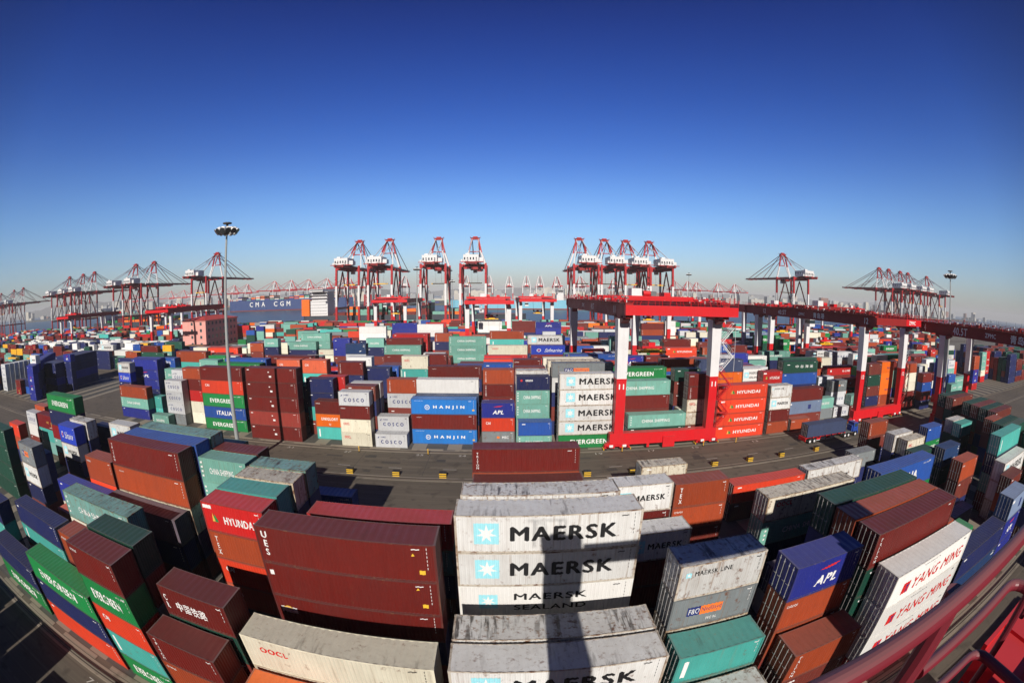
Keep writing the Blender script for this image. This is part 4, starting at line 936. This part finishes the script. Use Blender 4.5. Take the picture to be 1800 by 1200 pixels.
yard_crane(21.3, 74.7, 'red and white gantry crane numbered 11 across the road, bright red end beam', '11', W_=18.4, up=1.3, trolley=.3, side_text=[('40.5T', 22, 3.2, 1.3), ('11', 3, 1.2, 1.3), ('ZPMC', 33, 3.0, .9)])
yard_crane(84.0, 75.2, 'dark red gantry crane numbered 12 behind the parked lorry', '12', up=.6, trolley=.5, side_text=[('12', -1.2, 1.4, 1.4), ('40.5T', 36, 4.4, 1.4), ('ZPMC', 26, 3, .8), ('青岛港', 18, 5, 1.5), ('12', 46, 1.4, 1.4)])
yard_crane(106.0, 62.3-50.4, 'dark red gantry crane reading 14 and 40.5T over the near stacks at right edge', '14', trolley=.42, side_text=[('14', 57.5, 1.5, 1.7), ('40.5T', 44.4, 5.0, 1.8), ('ZPMC', 34, 3.6, 1.0), ('青岛港', 24, 7, 1.8)])
own = yard_crane(2.6, -51.0, 'red gantry crane underfoot, only its end beam and handrails in the frame', None, trolley=None, detail=False, name='yard_crane', north=4, over=1.1)
# far copies of one plain crane
proto = yard_crane(-14.0, 200.5, 'far gantry crane with bright red beam in the middle distance, left of centre', None, trolley=.2, detail=False)
index_kids(proto)
for (x, y, l) in ((13.0, 263.4, 'far gantry crane nearest the pale blue ship'), (-74.5, 263.4, 'far gantry crane beside the slim light mast and tall ship cranes'), (-206.0, 200.5, 'gantry crane with red sill left of the pink building'),
                  (98.0, 137.6, 'gantry crane behind crane 12, yellow spreader hanging'), (-252.0, 263.4, 'gantry crane beyond the left of the pink building'), (-330.0, 200.5, 'gantry crane over dark stacks near left edge'),
                  (128.0, 263.4, 'far gantry crane under the four clustered ship cranes'), (210.0, 200.5, 'far gantry crane right of crane 12 girder'), (62, 200.5, 'gantry crane seen under the beam of crane 11')):
    c = copy_tree(proto); c.location = (x, y, 0); tag(c, l)

# ------------------------------------------------------------------ ship-to-shore cranes
def ship_crane(x, y, label):
    o = empty('ship_crane', (x, y, 0)); tag(o, label, 'crane', 'ship to shore cranes along the quay'); BZ = 50.5
    hw = 10.0
    for lx in (-hw, hw):
        for ly in (0, 30):
            b = MB(); b.prism((lx, ly, 1.5), (lx, ly, 19), 1.7, 1.7, 0); b.prism((lx, ly, 19), (lx, ly, 36), 1.6, 1.6, 1); b.prism((lx, ly, 36), (lx, ly, BZ+1.5), 1.6, 1.9, 0)
            for dx in (-3, 3): b.box(lx+dx-1.4, lx+dx+1.4, ly-.6, ly+.6, .3, 1.8, 0)
            if ly == 0 and lx < 0:
                for k in range(9): z = 4+k*4.6; b.prism((lx-1.2, ly-1, z), (lx-1.2, ly+1.5, z+2.3), .3, .3, 1 if 17 < z < 34 else 0); b.box(lx-2, lx-.8, ly-1, ly+2, z+2.3, z+2.5, 1 if 17 < z < 34 else 0)
            b.build('leg', [smid, cwht], o)
    for ly in (0, 30): b = MB(); b.box(-hw-3, hw+3, ly-.8, ly+.8, 1.6, 3.4); b.box(-hw, hw, ly-.8, ly+.8, BZ-1.5, BZ+.6); b.build('cross_beam', smid, o)
    for lx in (-hw, hw):
        b = MB(); b.prism((lx, 0, 17.5), (lx, 30, 17.5), 1.2, 1.8); b.prism((lx, 0, 18), (lx, 15, BZ-2), .9); b.prism((lx, 30, 18), (lx, 15, BZ-2), .9); b.box(lx-.6, lx+.6, 0, 30, BZ-1.4, BZ-.2); b.build('side_frame', cdark, o)
    b = MB()
    for lx in (-3.4, 3.4):
        b.box(lx-.6, lx+.6, -22, 34, BZ-.6, BZ+1.6, 0); b.prism((lx, 34, BZ+.5), (lx, 104, BZ+.9), 1.1, 2.0, 0, .9, 1.3)
    for k in range(13): yy = -20+k*10; b.box(-3.4, 3.4, yy-.3, yy+.3, BZ-.2, BZ+.4)
    for lx in (-4.6, 4.6):
        b.tube((lx, -22, BZ+2), (lx, 104, BZ+2), .06, 4)
        b.box(lx-.5, lx+.5, -22, 104, BZ+.6, BZ+.7)
        for k in range(32): b.tube((lx, -22+4*k, BZ+.6), (lx, -22+4*k, BZ+2), .05, 4)
    b.build('boom', cdark, o)
    b = MB()
    for lx in (-1, 1):
        b.prism((lx*hw, 30, BZ), (lx*hw*.55, 31, 63), 1.3, 1.3, 1); b.prism((lx*hw*.55, 31, 63), (lx*2.6, 32, 75.5), 1.2, 1.2, 0)
        b.prism((lx*hw*.9, 8, BZ), (lx*hw*.45, 22, 64), .9, .9, 1); b.prism((lx*hw*.45, 22, 64), (lx*2.4, 31, 75), .9, .9, 0)
    b.box(-3.6, 3.6, 30.6, 33.6, 74.6, 75.8, 0); b.box(-4.4, 4.4, 29.8, 34, 76.0, 76.15, 0); b.box(-2, 2, 31, 33, 76, 77.3, 0); b.prism((-5.2, 31, 64), (5.2, 31, 64), .7, .7, 0)
    for lx in (-4.3, 4.3):
        for k in range(4): b.tube((lx, 30+k*1.3, 76), (lx, 30+k*1.3, 77.2), .06, 4)
    b.build('apex_frame', [smid, cwht], o)
    b = MB()
    for lx in (-2.6, 2.6):
        for ye, w in ((66, .5), (97, .5)): b.prism((lx, 32.5, 75), (lx*1.25, ye, BZ+1.6), .45)
        b.prism((lx, 31, 75), (lx*1.25, 15, 66), .5, .5, 1); b.prism((lx*1.1, 31, 74), (lx*1.25, -18, BZ+3), .45, .45, 1)
    b.build('stay', [cdark, cwht], o)
    b = MB(); b.box(-6.6, 5.0, -15, 2, BZ+1.8, BZ+6.9, 0); b.box(-6.7, 5.1, -15.1, 2.1, BZ+6.9, BZ+7.15, 0); b.box(-5, -2, -13, -10, BZ+7.15, BZ+8.3, 0)
    b.box(5.4, 8.6, -12, -5, BZ+1.8, BZ+5.0, 0); b.box(-8.4, -7.0, -14, -8, BZ+1.8, BZ+3.6, 0); b.box(-6.65, 5.05, 2.02, 2.3, BZ+1.8, BZ+6.9, 1)
    for k in range(4): b.box(-6.66, -6.6, -12+k*4, -10.5+k*4, BZ+4.2, BZ+5.4, 2)
    for k in range(5): b.box(-6+k*2.2, -5+k*2.2, -15.16, -15.1, BZ+3.2, BZ+5.0, 2)
    for k in range(9): b.tube((-8.8+k*2.2, -17, BZ+1.6), (-8.8+k*2.2, -17, BZ+2.8), .06, 4, 0)
    b.box(-9, 9, -17.1, -16.9, BZ+1.2, BZ+1.7, 3); b.tube((-8.8, -17, BZ+2.8), (8.8, -17, BZ+2.8), .07, 4, 0)
    b.build('machinery_house', [cwht, cgrey, glass, smid], o)
    b = MB(); b.box(-3.6, 3.6, 6, 13, BZ-2.6, BZ-.7, 0); b.box(-1.6, 1.6, 13, 16, BZ-4.6, BZ-1.8, 1); b.box(-1.5, 1.5, 15.9, 16.05, BZ-4, BZ-2.3, 2); b.box(-6.1, 6.1, 8, 10, BZ-14, BZ-13.3, 3)
    for lx in (-2.5, 2.5): b.tube((lx, 9, BZ-13.3), (lx, 9, BZ-2), .06, 4)
    b.build('trolley_and_spreader', [cdark, cwht, glass, cyel], o)
    return o
SX = [(-123.3, 'ship crane leftmost of the pair over the white ship tower'), (-94.9, 'ship crane right one of the pair left of centre'), (-51.5, 'ship crane alone left of the sky gap, white house on top'), (-20, 'ship crane seen end-on nearest the picture centre'),
      (69.4, 'leftmost of the four clustered ship cranes above crane 11'), (92.1, 'second of the four clustered ship cranes above crane 11'), (112.1, 'third of the four clustered ship cranes above crane 11'), (133.7, 'rightmost of the four clustered ship cranes above crane 11'),
      (-285, 'ship crane with long boom right behind the tall grey mast'), (-388, 'ship crane right one of the pair left of the mast'), (-422, 'ship crane left one of the pair left of the mast'), (-522, 'ship crane rightmost of three with white houses, far left'), (-556, 'ship crane middle of three with white houses, far left'), (-596, 'ship crane left of three with white houses, far left'),
      (-795, 'ship crane right of the last group at left edge'), (-850, 'ship crane second of the last group at left edge'), (-930, 'ship crane nearly out of frame at left edge'),
      (287, 'ship crane standing alone right of centre, boom to the left'), (458, 'first of the five overlapping ship cranes at right'), (478, 'second of the five overlapping ship cranes at right'), (508, 'third of the five overlapping ship cranes at right'), (530, 'fourth of the five overlapping ship cranes at right'), (583, 'fifth of the five overlapping ship cranes at right')]
sc0 = ship_crane(SX[0][0], 350, SX[0][1]); index_kids(sc0)
for i, (x, l) in enumerate(SX[1:]):
    c = copy_tree(sc0); c.location = (x, 350+((i*7) % 3)-1, 0); tag(c, l)
    for ch in [q for q in COL.objects if q.parent == c and q.name.startswith('trolley')]: ch.location.y = (i*13 % 7)*5-6
# a small simple crane for the far port
def far_crane(x, y, rz):
    b = MB()
    for lx in (-10, 10):
        for ly in (-12, 12): b.prism((lx, ly, 0), (lx, ly, 30), 2, 2, 0); b.prism((lx, ly, 30), (lx, ly, 48), 2, 2, 1)
        b.prism((lx, -12, 48), (lx*.3, 0, 76), 2, 2, 0); b.prism((lx, 12, 48), (lx*.3, 0, 76), 2, 2, 1); b.box(lx-1, lx+1, -12, 12, 46, 49, 0)
    b.box(-12, 12, -13, -11, 46, 49, 0); b.box(-4, 4, -40, 60, 48, 50.5, 0); b.box(-5, 5, -20, -4, 50.5, 57, 1); b.prism((0, 0, 76), (0, 58, 50), .8); b.prism((0, 0, 76), (0, 30, 50), .8); b.prism((0, 0, 76), (0, -38, 50), .8)
    return b.mesh('far_ship_crane', [cred, cwht])
fm = far_crane(0, 0, 0)
fc = [(-1210+60*i, 1300+15*i, 2.3) for i in range(3)]+[(-620+55*i, 1120, 2.6) for i in range(6)]+[(-400, 1150, 2.9), (-330, 1160, 2.9), (-245, 1150, 3.1), (-200, 1180, 3.1), (-85, 1180, 3.1), (-25, 1200, 3.1), (30, 1240, 3.1), (75, 1200, 3.1), (112, 1210, 3.1), (160, 1220, 3.2), (220, 1190, 3.3), (330, 1250, 3.3), (420, 1300, 3.3), (520, 1250, 3.3), (570, 1260, 3.4), (620, 1300, 3.4), (690, 1280, 3.4), (760, 1290, 3.4), (-900, 1240, 2.5), (-840, 1230, 2.5), (-780, 1220, 2.5), (-1500, 1350, 2.4), (-1420, 1340, 2.4)]
for i, (x, y, rz) in enumerate(sorted(fc)):
    o = place('far_ship_crane', fm, None, (x, y, 0)); o.rotation_euler = (0, 0, rz); tag(o, 'hazy red and white crane on the opposite shore, %s from left' % ORD[i+1], 'crane', 'ship cranes on the opposite shore')

# ------------------------------------------------------------------ ships
def hull(L, B, z0, z1, hm, parent, bow=.12):
    b = MB(); xs = [0, L*.02, L*(1-bow), L*(1-bow*.4), L]; ws = [B*.8, B, B, B*.6, B*.05]; n = len(b.v)
    for x, w in zip(xs, ws):
        fl = 1.0 if x > L*(1-bow) else 1
        for z, k in ((z0, .9), (z0+2.2, .96), (z1, 1.0)): b.v += [(x, -w/2*k, z), (x, w/2*k, z)]
    for i in range(4):
        a = n+6*i
        for k in range(2): b.f.append((a+2*k, a+6+2*k, a+8+2*k, a+2+2*k)); b.m.append(1 if k == 0 else 0); b.f.append((a+1+2*k, a+3+2*k, a+9+2*k, a+7+2*k)); b.m.append(1 if k == 0 else 0)
        b.f.append((a+4, a+10, a+11, a+5)); b.m.append(2)
    b.f.append((n, n+2, n+4, n+5, n+3, n+1)); b.m.append(0)
    return b.build('hull', hm, parent)
keel = paint('ship_keel_red', (.35, .05, .03), .5, .3, .2); deck = plain('ship_deck', (.25, .12, .08))
def superstructure(parent, x, z, w=14, d=26, n=7, nm='deckhouse'):
    b = MB()
    for k in range(n): b.box(x, x+w-(k > 3)*2, -d/2+(k > 4)*3, d/2-(k > 4)*3, z+k*2.8, z+k*2.8+2.5, 0); b.box(x-.3, x+w+.3, -d/2-.3, d/2+.3, z+k*2.8+2.5, z+k*2.8+2.8, 0); b.box(x+.5, x+w-1, -d/2-.02+(k > 4)*3, -d/2+.3+(k > 4)*3, z+k*2.8+1.4, z+k*2.8+1.65, 1)
    b.box(x+1, x+w-3, -d/2-5, d/2+5, z+n*2.8, z+n*2.8+2.6, 0); b.box(x+1.4, x+w-3.2, -d/2-5.05, d/2+5.05, z+n*2.8+1, z+n*2.8+1.9, 1); b.tube((x+w/2, 0, z+n*2.8), (x+w/2, 0, z+n*2.8+10), .5, 6, 0); b.box(x+w/2-.3, x+w/2+.3, -4, 4, z+n*2.8+7, z+n*2.8+7.4, 0)
    return b.build(nm, [cwht, glass], parent)
s1 = empty('container_ship', (-722, 1050, -3)); tag(s1, 'long dark blue container ship with white letters moored across the water', 'ship')
ho = hull(367, 46, 0, 28, [paint('ship_blue', (.03, .06, .19), .4, .2, .1), keel, deck], s1)
for i, ch in enumerate('CMA CGM'):
    if ch != ' ': flat_text(ch, 11, 12, WHT, ho, (78+i*19.5, -23.4, 17), name='lettering', bold=.02)
b = MB()
for i in range(20):
    for k in range(rnd.randint(0, 4)): b.box(30+i*15, 43+i*15, -18, 18, 28+k*2.6, 28+k*2.6+2.5, rnd.randrange(5))
b.build('deck_cargo', [PM('orange'), PM('brown'), PM('ablue'), PM('teal'), PM('white_p')], s1); superstructure(s1, 262, 28)
s2 = empty('container_ship', (-185, 395, -3)); tag(s2, 'moored ship with tall white deckhouse beside orange container stacks', 'ship'); s2.rotation_euler = (0, 0, 0)
hull(210, 32, 0, 13, [paint('ship_dark', (.05, .06, .08), .5, .3, .2), keel, deck], s2); s2.location.y = 406; superstructure(s2, 8, 13, 18, 26, 8)
b = MB()
for i in range(3):
    for k in range(6-i): b.box(-1.5+0*i, 7, -14+i*9, -5.5+i*9, 13+k*2.6, 13+k*2.6+2.5, 0)
for i in range(10):
    for k in range(rnd.randint(1, 4)): b.box(32+i*13.5, 44+i*13.5, -13, 13, 13+k*2.6, 13+k*2.6+2.5, rnd.randrange(4))
b.build('deck_cargo', [PM('orange'), PM('brown'), PM('dgreen'), PM('teal')], s2)
s3 = empty('container_ship', (30, 900, -3)); tag(s3, 'long pale blue ship on the water right of centre', 'ship'); s3.rotation_euler = (0, 0, pi); s3.location.x = 190
hull(290, 40, 0, 19, [paint('ship_pale_blue', (.20, .50, .66), .4, .15, .1), keel, deck], s3); superstructure(s3, 60, 19)
s4 = empty('container_ship', (-560, 420, -3)); tag(s4, 'ship with dark hull and green and brown deck boxes behind far left cranes', 'ship')
hull(230, 32, 0, 12, [MATS['ship_dark'], keel, deck], s4); superstructure(s4, 20, 12, 14, 26, 6)
b = MB()
for i in range(11):
    for k in range(rnd.randint(1, 4)): b.box(40+i*13.5, 52+i*13.5, -14, 14, 12+k*2.6, 12+k*2.6+2.5, rnd.randrange(4))
b.build('deck_cargo', [PM('green'), PM('brown'), PM('navy'), PM('orange')], s4)
for i, (x, y, l) in enumerate(((-95, 560, 'yellow hulled barge on the water behind the left light mast'), (-30, 640, 'yellow barge on the water near the end-on ship crane'), (-150, 600, 'yellow barge on the water left of centre'))):
    e = empty('barge', (x, y, -3)); tag(e, l, 'barge', 'yellow barges on the harbour water'); hull(40, 11, 0, 3.2, [paint('barge_yellow', (.75, .5, .04), .5, .2, .1), keel, deck], e); superstructure(e, 3, 3.2, 6, 8, 2)

# ------------------------------------------------------------------ light masts
def mast(x, y, h, label, big=True):
    o = empty('light_mast', (x, y, 0)); tag(o, label, 'light mast', 'tall yard light masts')
    b = MB(); k = 14; b.tube((0, 0, 0), (0, 0, h*.5), .42, k, 0, .30); b.tube((0, 0, h*.5), (0, 0, h-1.0), .30, k, 0, .16); b.tube((0, 0, 0), (0, 0, .5), .7, k); b.box(-.5, .5, -.6, -.35, .6, 1.8)
    b.build('pole', plain('mast_grey', (.36, .38, .38), .45, .2), o)
    b = MB(); b.tube((0, 0, h-1.2), (0, 0, h-.4), .45, 12, 0); b.tube((0, 0, h+.45), (0, 0, h+.65), .8, 10, 0); b.tube((0, 0, h-.4), (0, 0, h+.7), .2, 8, 0)
    for i in range(12): a = 2*pi*i/12; b.tube((0, 0, h-.6), (1.7*cos(a), 1.7*sin(a), h-.5), .05, 4, 0); a2 = 2*pi*(i+1)/12; b.tube((1.7*cos(a), 1.7*sin(a), h-.5), (1.7*cos(a2), 1.7*sin(a2), h-.5), .06, 4, 0)
    b.build('lamp_ring', plain('mast_dark', (.05, .05, .055), .5), o)
    lm = MB()
    for zz, (p, q, r1, r2) in enumerate((((0, 0, 0), (.6, 0, -.42), .24, .52),)): lm.tube(p, q, r1, 12, 0, r2, caps=False); lm.tube(q, (q[0]+.05, 0, q[2]-.04), r2, 12, 1, r2)
    lm.box(-.2, .42, -.28, .28, -.06, .26, 0)
    lme = lm.mesh('lamp', [plain('lamp_housing', (.8, .8, .8), .5), plain('lamp_glass', (.05, .055, .06), .15)])
    for i in range(12 if big else 8):
        a = 2*pi*i/(12 if big else 8)+.2; l_ = place('lamp', lme, o, (1.35*cos(a), 1.35*sin(a), h-.45)); l_.rotation_euler = (0, 0, a)
    return o
def mast_at(pt, pb, y, label):
    x, z = at_y(pt[0], pt[1], y); return mast(x, y, z, label)
mast(-43.6, 61.0, 39.6, 'tall grey light mast in the left foreground before the brown stack')
mast(112.0, 63.9, 38.0, 'tall light mast at right between the legs of crane 14')
mast_at((733, 471), None, 235, 'slim light mast in front of the lone ship crane left of centre')
mast_at((1211, 481), None, 300, 'slim light mast right of the four clustered ship cranes')
mast_at((795, 493), None, 330, 'thin light mast between the two middle ship cranes')
mast_at((148, 527), None, 250, 'thin light mast among the far left stacks')

# ------------------------------------------------------------------ office building
bo = empty('office_building', (-197.5, 223, 0)); tag(bo, 'pink four storey office building with red tiled roof behind the left stacks', 'building')
bw, bd, bh = 21.0, 38.0, 16.2
pink = paint('pink_render', (.74, .34, .30), .8, .15, .0, dust=0); b = MB(); b.box(0, bw, 0, bd, 0, bh); b.build('wall', pink, bo)
b = MB(); b.box(-.5, bw+.5, -.5, bd+.5, bh, bh+.45, 1); n = len(b.v); e = .9; zt = bh+3.0
b.v += [(-e, -e, bh+.45), (bw+e, -e, bh+.45), (bw+e, bd+e, bh+.45), (-e, bd+e, bh+.45), (bw/2, bw/2, zt), (bw/2, bd-bw/2, zt)]
for f in ((0, 1, 4), (1, 2, 5, 4), (2, 3, 5), (3, 0, 4, 5)): b.f.append(tuple(n+i for i in f)); b.m.append(0)
b.build('roof', [paint('roof_red', (.50, .05, .035), .6, .25, .1, dust=.05), pink], bo)
b = MB(); b.box(-.06, bw+.06, -.06, bd+.06, 3.7, 4.0); b.build('band', paint('band_pale', (.7, .42, .38), .8, .1, 0), bo)
fr = MB(); fr.box(-.95, .95, -.10, .02, -1.0, -.88); fr.box(-.95, .95, -.10, .02, .9, 1.0); fr.box(-.95, -.85, -.09, .02, -.88, .9); fr.box(.85, .95, -.09, .02, -.88, .9); fr.box(-.04, .04, -.08, .0, -.88, .9)
fme = fr.mesh('window', plain('window_frame_paint', (.5, .45, .42))); gl = MB(); gl.box(-.85, .85, -.03, .03, -.88, .9); gme = gl.mesh('pane', glass)
for k in range(4):
    z = 2.2+k*4.05+(.3 if k else 0)
    for xx in (8.8, 16.8): w_ = place('window', fme, bo, (xx, 0, z)); place('pane', gme, w_)
    for j in range(8): w_ = place('window', fme, bo, (bw, 3.4+j*4.4, z)); w_.rotation_euler = (0, 0, pi/2); place('pane', gme, w_)

# ------------------------------------------------------------------ cars
def car(x, y, rz, col, label):
    o = empty('parked_car', (x, y, 0)); o.rotation_euler = (0, 0, rz); tag(o, label, 'car', 'cars parked beside the pink building')
    b = MB(); n = 0; prof_ = [(-2.2, .35), (-2.25, .8), (-1.5, .95), (-.9, 1.42), (.9, 1.45), (1.5, .98), (2.2, .85), (2.25, .35)]
    for s in (-1, 1): b.v += [(px_, s*(.85 if z < 1.1 else .68), z) for px_, z in prof_]
    k = len(prof_); b.f.append(tuple(range(k))); b.f.append(tuple(reversed(range(k, 2*k)))); b.m += [0, 0]
    for i in range(k): j = (i+1) % k; b.f.append((i, k+i, k+j, j)); b.m.append(1 if i in (2, 4) else 0)
    for s in (-1, 1): b.box(-.95, .95, min(s*.70, s*.78), max(s*.70, s*.78), 1.0, 1.34, 1)
    b.build('body', [col, glass], o)
    for wx in (-1.4, 1.4):
        for s in (-1, 1): w = MB(); w.tube((wx, s*.7, .33), (wx, s*.9, .33), .33, 12); w.build('wheel', blackm, o)
    return o
cols = [(PM('white_p'), 'white'), (PM('red'), 'red'), (PM('mgrey'), 'grey'), (PM('white_p'), 'white'), (PM('navy'), 'dark blue'), (PM('lgrey2'), 'silver')]
spots = [at_z(p[0], p[1]+1) for p in ((379, 615), (392, 613), (404, 611), (411, 609), (418, 608), (428, 605))]
for i, ((x, y), (m_, c_)) in enumerate(zip(spots, cols)): car(x, y, 1.2, m_, '%s parked car, %s along the foot of the pink building' % (c_, ORD[i+1]))

# ------------------------------------------------------------------ lorry with a container
lx, ly = at_z(1432, 775)
lo = empty('container_lorry', (60.0, 67.2, 0)); tag(lo, 'yard lorry hauling a slate blue container along the road', 'lorry')
lo.rotation_euler = (0, 0, radians(0))
tr = empty('trailer', (0, 0, 0)); tr.parent = lo
b = MB(); b.box(0, 12.6, .55, .75, 1.05, 1.35); b.box(0, 12.6, 1.7, 1.9, 1.05, 1.35)
for k in range(7): b.box(.1+k*2, .4+k*2, .0, 2.44, 1.15, 1.38)
b.box(-.15, 0, 0, 2.44, .6, 1.35); b.build('chassis', cred, tr)
gd = MB()
for k in range(4): gd.box(3.2+k*1.5, 4.3+k*1.5, -.02, .03, .75, 1.05, k % 2); gd.box(3.2+k*1.5, 4.3+k*1.5, .0, .02, .55, .66, 1)
gd.build('side_guard', [cred, cwht], tr)
def wheels(parent, x, ys, r=.5):
    for yy in ys:
        w = MB(); w.tube((x, yy, r), (x, yy+.32, r), r, 16, 0); w.tube((x, yy-.02, r), (x, yy+.1, r), r*.5, 12, 1); w.build('wheel', [blackm, cwht], parent)
for x in (1.4, 2.7): wheels(tr, x, (.05, 2.05))
tc_ = empty('tractor', (0, 0, 0)); tc_.parent = lo
b = MB(); b.box(11.6, 17.2, .6, 1.9, .8, 1.1); b.build('chassis', cgrey, tc_)
b = MB(); b.box(15.3, 17.0, .15, 2.3, 1.1, 2.1, 0); b.box(15.4, 16.9, .2, 2.25, 2.1, 3.0, 0); b.box(16.86, 16.93, .35, 2.1, 2.1, 2.85, 1); b.box(15.7, 16.7, .17, .22, 2.1, 2.8, 1); b.box(17.0, 17.25, .2, 2.3, .5, 1.2, 0); b.box(14.9, 15.3, .4, 2.1, 1.1, 2.4, 0)
b.build('cab', [paint('cab_blue', (.02, .06, .32), .35, .2, .1), glass], tc_)
for x in (12.6, 13.8, 16.2): wheels(tc_, x, (.05, 2.05))
lc = empty('shipping_container', (60.2, 67.2, 1.4)); tag(lc, 'long slate blue container riding on the lorry in the road', 'container', 'long shipping containers stacked in the yard')
for nm in ('body', 'frame'): place(nm, cmesh(nm, 12.19, 2.59), lc, mat=PM('navy3'))
for d in range(2):
    dr = place('door', cmesh('door', 12.19, 2.59), lc, (0, .14+d*1.08, 0), mat=PM('navy3'))
    for e in (.27, .73): place('locking_bar', cmesh('bar', 12.19, 2.59), dr, (0, 1.08*e, 0), mat=galv)

# ------------------------------------------------------------------ yellow and black kerb blocks, trackside posts
kb = MB()
for i in range(6): kb.box(-.55, .55, -.35, .35, i*.15, i*.15+.15, i % 2)
kme = kb.mesh('barrier_block', [paint('block_yellow', (.75, .45, .02), .6, .2, .1), plain('block_black', (.02, .02, .02))])
KX = [-46, -38.6, -31.2, -23.7, -16.0, -8.6, 13.65, 21.1, 28.6, 36.0, 43.4, 50.8, 60.0]
for i, x in enumerate(KX): tag(place('barrier_block', kme, None, (x, 63.4, 0)), 'yellow and black striped block on the road edge, %s from left' % ORD[i+1], 'barrier block', 'striped blocks along the road edge')
kb = MB(); kb.tube((0, 0, 0), (0, 0, .95), .06, 8, 0); kb.box(-.16, .16, -.16, .16, 0, .1, 1); kb.tube((0, 0, .95), (0, 0, 1.08), .1, 8, 0)
pme = kb.mesh('bollard', [cyel, blackm])
for i, x in enumerate((-25.2, -12.4, 38.5, 22, 46, -60)): tag(place('bollard', pme, None, (x, 73.3, 0)), 'small yellow post beside the crane rail, %s from left' % ORD[sorted((-25.2, -12.4, 38.5, 22, 46, -60)).index(x)+1], 'bollard', 'small yellow posts beside the rail')

# ------------------------------------------------------------------ handrails and end beam of the crane the view is taken from
hr = MB(); H0 = CAM_H
dusty = paint('handrail_red', (.17, .016, .028), .45, .4, .2)
def bend(pts, r, mb, k=18):
    P_ = [Vector(p) for p in pts]; outp = [P_[0]]
    for a, m_, c in zip(P_[:-2], P_[1:-1], P_[2:]):
        d1 = (a-m_).normalized(); d2 = (c-m_).normalized(); rr = .09
        for t in np.linspace(0, 1, 6): outp.append((m_+d1*rr)*(1-t)**2+m_*2*t*(1-t)+(m_+d2*rr)*t*t)
    outp.append(P_[-1]); mb.path(outp, r, k)
bend([(.45, .29, H0-.56), (2.9, .29, H0-.56), (2.9, .29, H0-1.6)], .027, hr)
hr.build('handrail', dusty, own, (-2.6, 51.0, 0), smooth=False)
hr = MB(); bend([(.95, .29, H0-.80), (1.62, .29, H0-.80), (1.62, -2.5, H0-.80)], .021, hr); bend([(.95, .29, H0-1.13), (1.66, .29, H0-1.13), (1.66, -2.5, H0-1.13)], .021, hr); hr.build('mid_rail', dusty, own, (-2.6, 51.0, 0))
hr = MB(); hr.tube((.93, .31, H0-2.6), (.93, .31, H0-.55), .032, 10); hr.tube((2.55, .30, H0-2.6), (2.55, .30, H0-.55), .03, 10); hr.build('rail_post', dusty, own, (-2.6, 51.0, 0))
hr = MB(); hr.box(4.2, 25.6, -.2, .62, H0-4.0, H0-2.8); hr.box(4.2, 25.6, .62, .68, H0-4.05, H0-2.75); hr.box(1.6, 4.2, -1.6, .3, H0-6.0, H0-2.9); hr.box(1.9, 2.9, -1.6, -.4, H0-2.9, H0-1.2);  # left box and unseen stub added, shaped to cast the shadow's bumped top
for k in range(14): hr.box(4.7+k*1.5, 4.74+k*1.5, -.2, .62, H0-2.8, H0-2.76)
hr.build('platform_beam', cred, own, (-2.6, 51.0, 0))
hr = MB(); hr.box(1.3, 4.0, -2.4, .05, H0-1.75, H0-1.71); hr.box(1.3, 4.0, -.02, .05, H0-1.75, H0-1.6); hr.build('floor_plate', cred, own, (-2.6, 51.0, 0))

# ------------------------------------------------------------------ haze
hz = MB(); hz.box(-13500, 13500, -1500, 15500, -8, 195)
m, t = new_mat('haze'); o_ = N(t, 'ShaderNodeOutputMaterial'); pv = N(t, 'ShaderNodeVolumePrincipled')
pv.inputs['Color'].default_value = (.90, .91, .94, 1); pv.inputs['Density'].default_value = HAZE; pv.inputs['Anisotropy'].default_value = -0.1
t.links.new(pv.outputs[0], o_.inputs['Volume'])
if HAZE > 0: tag(hz.build('haze', m), 'thin pale haze over the yard and harbour', kind='stuff')
